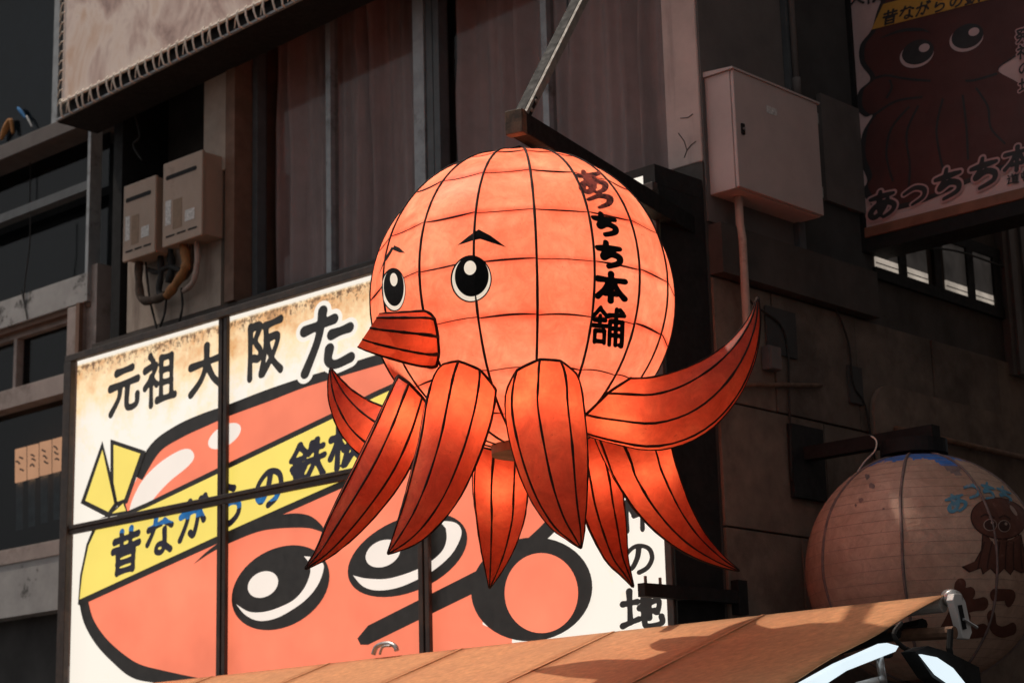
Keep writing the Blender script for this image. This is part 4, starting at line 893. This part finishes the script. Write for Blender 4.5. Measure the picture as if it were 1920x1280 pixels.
MB().tube([np.array([HC[0], HC[1], bz+0.012]), np.array([HC[0], HC[1], bz-0.045])], br*1.02, 40).build('base_disc', M['bark_brown'], oc)
MB().tube([np.array([HC[0], HC[1], HC[2]+HR*math.sin(LT)-0.01]), np.array([HC[0], HC[1], HC[2]+HR+0.012])], HR*math.cos(LT)*1.05, 24).build('top_disc', M['rib'], oc)
# painted writing and face
for ch, q, mm in (('あ', ((1070, 322), (1126, 318), (1146, 362), (1088, 366)), M['ink_worn']), ('っ', ((1096, 366), (1142, 358), (1152, 392), (1106, 394)), M['ink_worn']), ('ち', ((1104, 396), (1156, 404), (1162, 444), (1118, 440)), M['ink']), ('ち', ((1112, 450), (1166, 458), (1170, 502), (1124, 500)), M['ink']),
              ('本', ((1118, 508), (1174, 516), (1174, 568), (1116, 562)), M['ink']), ('舗', ((1110, 574), (1172, 580), (1168, 650), (1106, 642)), M['ink'])):
    put_glyph(ch, q, h_at(1.006), mm, oc, 'letter', {'舗': 0.6, '本': 3.6, 'あ': 2.6}.get(ch, 5.6), 72)
def hpoly(name, pts, k, m):
    c = np.mean(pts, axis=0); R = 7; kk = len(pts); V = []; f = h_at(k)
    for r in range(R+1):
        for p in pts: V.append(f(*(c+(np.array(p)-c)*(r+0.02)/(R+0.02))))
    return MB().add(V, [(r*kk+i, r*kk+(i+1) % kk, (r+1)*kk+(i+1) % kk, (r+1)*kk+i) for r in range(R) for i in range(kk)]).build(name, m, oc)
for ex, ey, rx, ry, tl in ((883, 523, 39, 44, 0), (738.5, 543, 21, 41, -2)):
    hpoly('eye_rim', ell(ex, ey, rx, ry, tl), 1.0055, M['ink'])
    hpoly('eye_white', ell(ex+.5, ey, rx*.93, ry*.94, tl), 1.0068, M['eye_white'])
    hpoly('pupil', ell(ex+rx*.04, ey-ry*.12, rx*.82, ry*.87, tl), 1.0081, M['ink'])
    hpoly('eye_glint', ell(ex-rx*.02, ey-ry*.46, rx*.30, ry*.30, tl), 1.0094, M['eye_white'])
hpoly('eyebrow', [(857, 460), (880, 443), (898, 431), (920, 442), (949, 463), (925, 455), (900, 445), (880, 450)], 1.006, M['ink'])
strip_px('eyebrow', [(737, 464, 4), (727, 484, 4), (712, 512, 1)], 3, h_at(1.0065), M['ink'], oc, 4)
hpoly('eyebrow', [(736, 468), (739, 460), (748, 464), (759, 474), (748, 473)], 1.006, M['ink'])
# tube sweep with hard rib lines
def sweep(ctrl, name, m, sides=8, steps=34, cut=True, rib_r=0.0068, squash=0.88, tipcap=True, spin=0.2, udirs=None):
    C3 = [np.append(at_depth(x, y, 10.5+d), w/FPX*(10.5+d)) for x, y, d, w in ctrl]
    nseg = max(4, steps//(len(ctrl)-1)); c = crom(C3, nseg); k = len(c); P = [p[:3] for p in c]; W = [max(0.003, p[3]) for p in c]
    T = [P[min(i+1, k-1)]-P[max(i-1, 0)] for i in range(k)]; T = [t/np.linalg.norm(t) for t in T]
    sub = 4; ns = sides*sub; rings = []; vd = None
    for i in range(k):
        view = P[i]-CAM; view /= np.linalg.norm(view)
        u = np.cross(T[i], view); u /= np.linalg.norm(u); w_ = np.cross(T[i], u)
        if udirs is not None:
            d2 = np.array(udirs[0])*(1-i/(k-1))+np.array(udirs[1])*(i/(k-1)); u = RIGHT*d2[0]-UP*d2[1]; u = u-view*(u@view); u /= np.linalg.norm(u); w_ = view
        ring = []
        for j in range(ns):
            th = 2*math.pi*(j/ns)+spin; t = (j % sub)/sub; ch = math.cos(math.pi/sides)/math.cos((t-.5)*2*math.pi/sides)
            g = 1+(ch-1)*0.7
            ring.append(P[i]+(u*math.cos(th)+w_*math.sin(th)*squash)*W[i]*g)
        rings.append(ring)
    V = [p for r in rings for p in r]
    Fc = [(i*ns+j, i*ns+(j+1) % ns, (i+1)*ns+(j+1) % ns, (i+1)*ns+j) for i in range(k-1) for j in range(ns)]
    if tipcap: Fc.append(tuple((k-1)*ns+j for j in range(ns)))
    o = MB().add(V, Fc).build(name, m, oc, smooth=True)
    cross = []
    for j in range(ns):
        best = None
        for i in range(k-1):
            d0 = np.linalg.norm(rings[i][j]-HC)-HR; d1 = np.linalg.norm(rings[i+1][j]-HC)-HR
            if d0 < 0 <= d1: best = (i, rings[i][j]+(rings[i+1][j]-rings[i][j])*(-d0)/(d1-d0))
        cross.append(best)
        if j % sub == 0:
            i0 = best[0] if best else 0
            pts = ([best[1]] if best else []) + [rings[i][j] for i in range(i0+(1 if best else 0), k)]
            rr = [rib_r*(1.0-0.45*t/len(pts))*(1+0.55*mnoise.noise((t*0.8, j*1.7, ctrl[0][0]*.01))) for t in range(len(pts))]
            if len(pts) > 2: MB().tube(pts, rr, 7).build('rib', M['rib'], o, smooth=True)
    if cut:
        run = [cross[j][1] for j in range(ns) if cross[j]]
        if all(cross): pts = [cross[j % ns][1] for j in range(ns+1)]
        else:
            js = [j for j in range(ns) if cross[j]]; st = next((j for j in js if not cross[(j-1) % ns]), None)
            pts = []
            while st is not None and cross[st % ns] and len(pts) < ns: pts.append(cross[st % ns][1]); st += 1
        if len(pts) > 3:
            MB().tube(pts, [rib_r*1.25*(1+0.3*mnoise.noise((t*0.9, 3.3, ctrl[0][1]*.02))) for t in range(len(pts))], 7).build('root_line', M['rib'], o, smooth=True)
    MB().tube([P[-2]*.6+P[-1]*.4, P[-1]+T[-1]*0.006], [W[-2]*.75+.003, 0.005], 8).build('tip', M['rib'], o) if tipcap else None
    return o, P
TENT = {
 'front_left': [(876, 680, -.50, 10), (874, 697, -.55, 44), (869, 724, -.59, 63), (858, 778, -.645, 67), (842, 840, -.72, 62), (816, 912, -.80, 54), (788, 966, -.84, 41), (760, 1004, -.86, 26), (728, 1037, -.87, 2)],
 'front': [(1020, 672, -.57, 10), (1020, 690, -.61, 48), (1020, 718, -.64, 67), (1021, 768, -.68, 74), (1032, 840, -.77, 71), (1046, 912, -.84, 58), (1062, 966, -.88, 40), (1078, 1001, -.89, 20), (1089, 1026, -.9, 2)],
 'left': [(800, 670, -.10, 34), (772, 740, -.26, 42), (748, 806, -.33, 48), (717, 872, -.38, 49), (680, 932, -.42, 43), (641, 988, -.44, 32), (606, 1034, -.45, 16), (573, 1065, -.46, 2)],
 'far_left': [(830, 800, .10, 52), (765, 822, .22, 58), (716, 814, .28, 56), (675, 788, .32, 46), (645, 752, .34, 30), (629, 720, .35, 16), (620, 691, .35, 2)],
 'right': [(1060, 745, -.12, 40), (1110, 764, -.30, 54), (1168, 772, -.38, 64), (1230, 775, -.42, 70), (1292, 755, -.42, 66), (1347, 714, -.40, 51), (1388, 662, -.38, 32), (1413, 606, -.36, 14), (1421, 558, -.35, 2)],
 'back': [(950, 770, .20, 48), (942, 850, .42, 54), (938, 910, .52, 54), (937, 966, .60, 48), (932, 1020, .64, 35), (925, 1066, .66, 18), (918, 1101, .66, 2)],
 'back_right': [(1085, 760, .20, 38), (1105, 830, .40, 43), (1119, 890, .48, 46), (1128, 940, .52, 43), (1139, 985, .54, 37), (1155, 1040, .55, 24), (1171, 1070, .55, 12), (1187, 1099, .55, 2)],
 'lower_right': [(1150, 760, .05, 55), (1188, 830, .22, 66), (1208, 880, .30, 61), (1233, 930, .36, 53), (1263, 975, .39, 42), (1300, 1015, .41, 29), (1345, 1048, .42, 14), (1385, 1069, .42, 2)],
}
POW = {'front_left': 1.1, 'front': 1.1, 'left': .8, 'far_left': .8, 'right': 1.2, 'back': 1.0, 'back_right': .8, 'lower_right': 1.0}
for key, ctrl in TENT.items():
    o, P = sweep(ctrl, 'tentacle', M['arm'], spin={'front': 0.15, 'right': 0.25, 'front_left': .35}.get(key, 0.3))
    for fr, pw in (((0.34, 4.6) if 'front' in key else (0.26, 3.3)),):
        bulb('bulb', P[int(len(P)*fr)], pw*POW[key], oc, 0.09)
# snout
o, P = sweep([(836, 641, -.44, 22), (822, 640, -.52, 46), (800, 637, -.60, 53), (755, 631, -.66, 48), (714, 625, -.70, 42), (690, 620, -.72, 38)], 'snout', M['beak'], sides=9, steps=16, rib_r=0.0085, squash=0.9, tipcap=False, spin=0.35, udirs=((0.14, 1.0), (-0.55, 0.83)))
bulb('bulb', P[len(P)//2], 0.9, oc, 0.04)
bulb('bulb', HC+Z*0.05, 36.0, oc, 0.16, (1, .86, .7))
# beam, post and strut that carry it
bm_ = thing('lantern_beam', 'black steel beam and diagonal strut carrying the octopus lantern', 'beam', L(0.2, 0.6, 5.0))
tipP = at_depth(968, 232, 10.45); tipP[2] = 5.15
e_ = L(-0.08, -0.47, 5.15); dirb = e_-tipP; dirb /= np.linalg.norm(dirb)
MB().bar(tipP+dirb*0.03, e_, 0.095, 0.115).build('beam', M['beam'], bm_, bevel=0.004)
MB().bar(tipP-dirb*0.03, tipP+dirb*0.028, 0.10, 0.13).build('end_plate', M['rusty'], bm_, bevel=0.004)
top = np.array([HC[0], HC[1], HC[2]+HR])
MB().bar(np.array([HC[0], HC[1], HC[2]+HR-.01]), np.array([HC[0], HC[1], 5.095]), 0.10, 0.10, side=A).build('post', M['beam'], bm_)
s0 = tipP+dirb*0.06+Z*0.05; s1 = L(0.345, 1.055, 6.092); ds = s1-s0; ds /= np.linalg.norm(ds); s1 = s0+ds*((WALL-loc(s0)[1])/(ds@N))
sd_ = np.cross(ds, Z); sd_ /= np.linalg.norm(sd_)
MB().bar(s0-sd_*.01, s1-sd_*.01, 0.06, 0.05).build('strut', M['beam'], bm_)
for t_ in (0.05, 0.13): MB().tube([s0+ds*t_-sd_*.045, s0+ds*t_+sd_*.05], 0.012, 8).build('bolt', M['strutside'], bm_)
MB().bar(s0-ds*.04-Z*.02, s0+ds*.16, 0.085, 0.02).build('gusset', M['beam'], bm_)
MB().bar(s0+sd_*0.031, s1+sd_*0.031, 0.018, 0.045).build('strut_lit_side', M['strutside'], bm_)  # paler colour stands in for light falling on this side of the strut
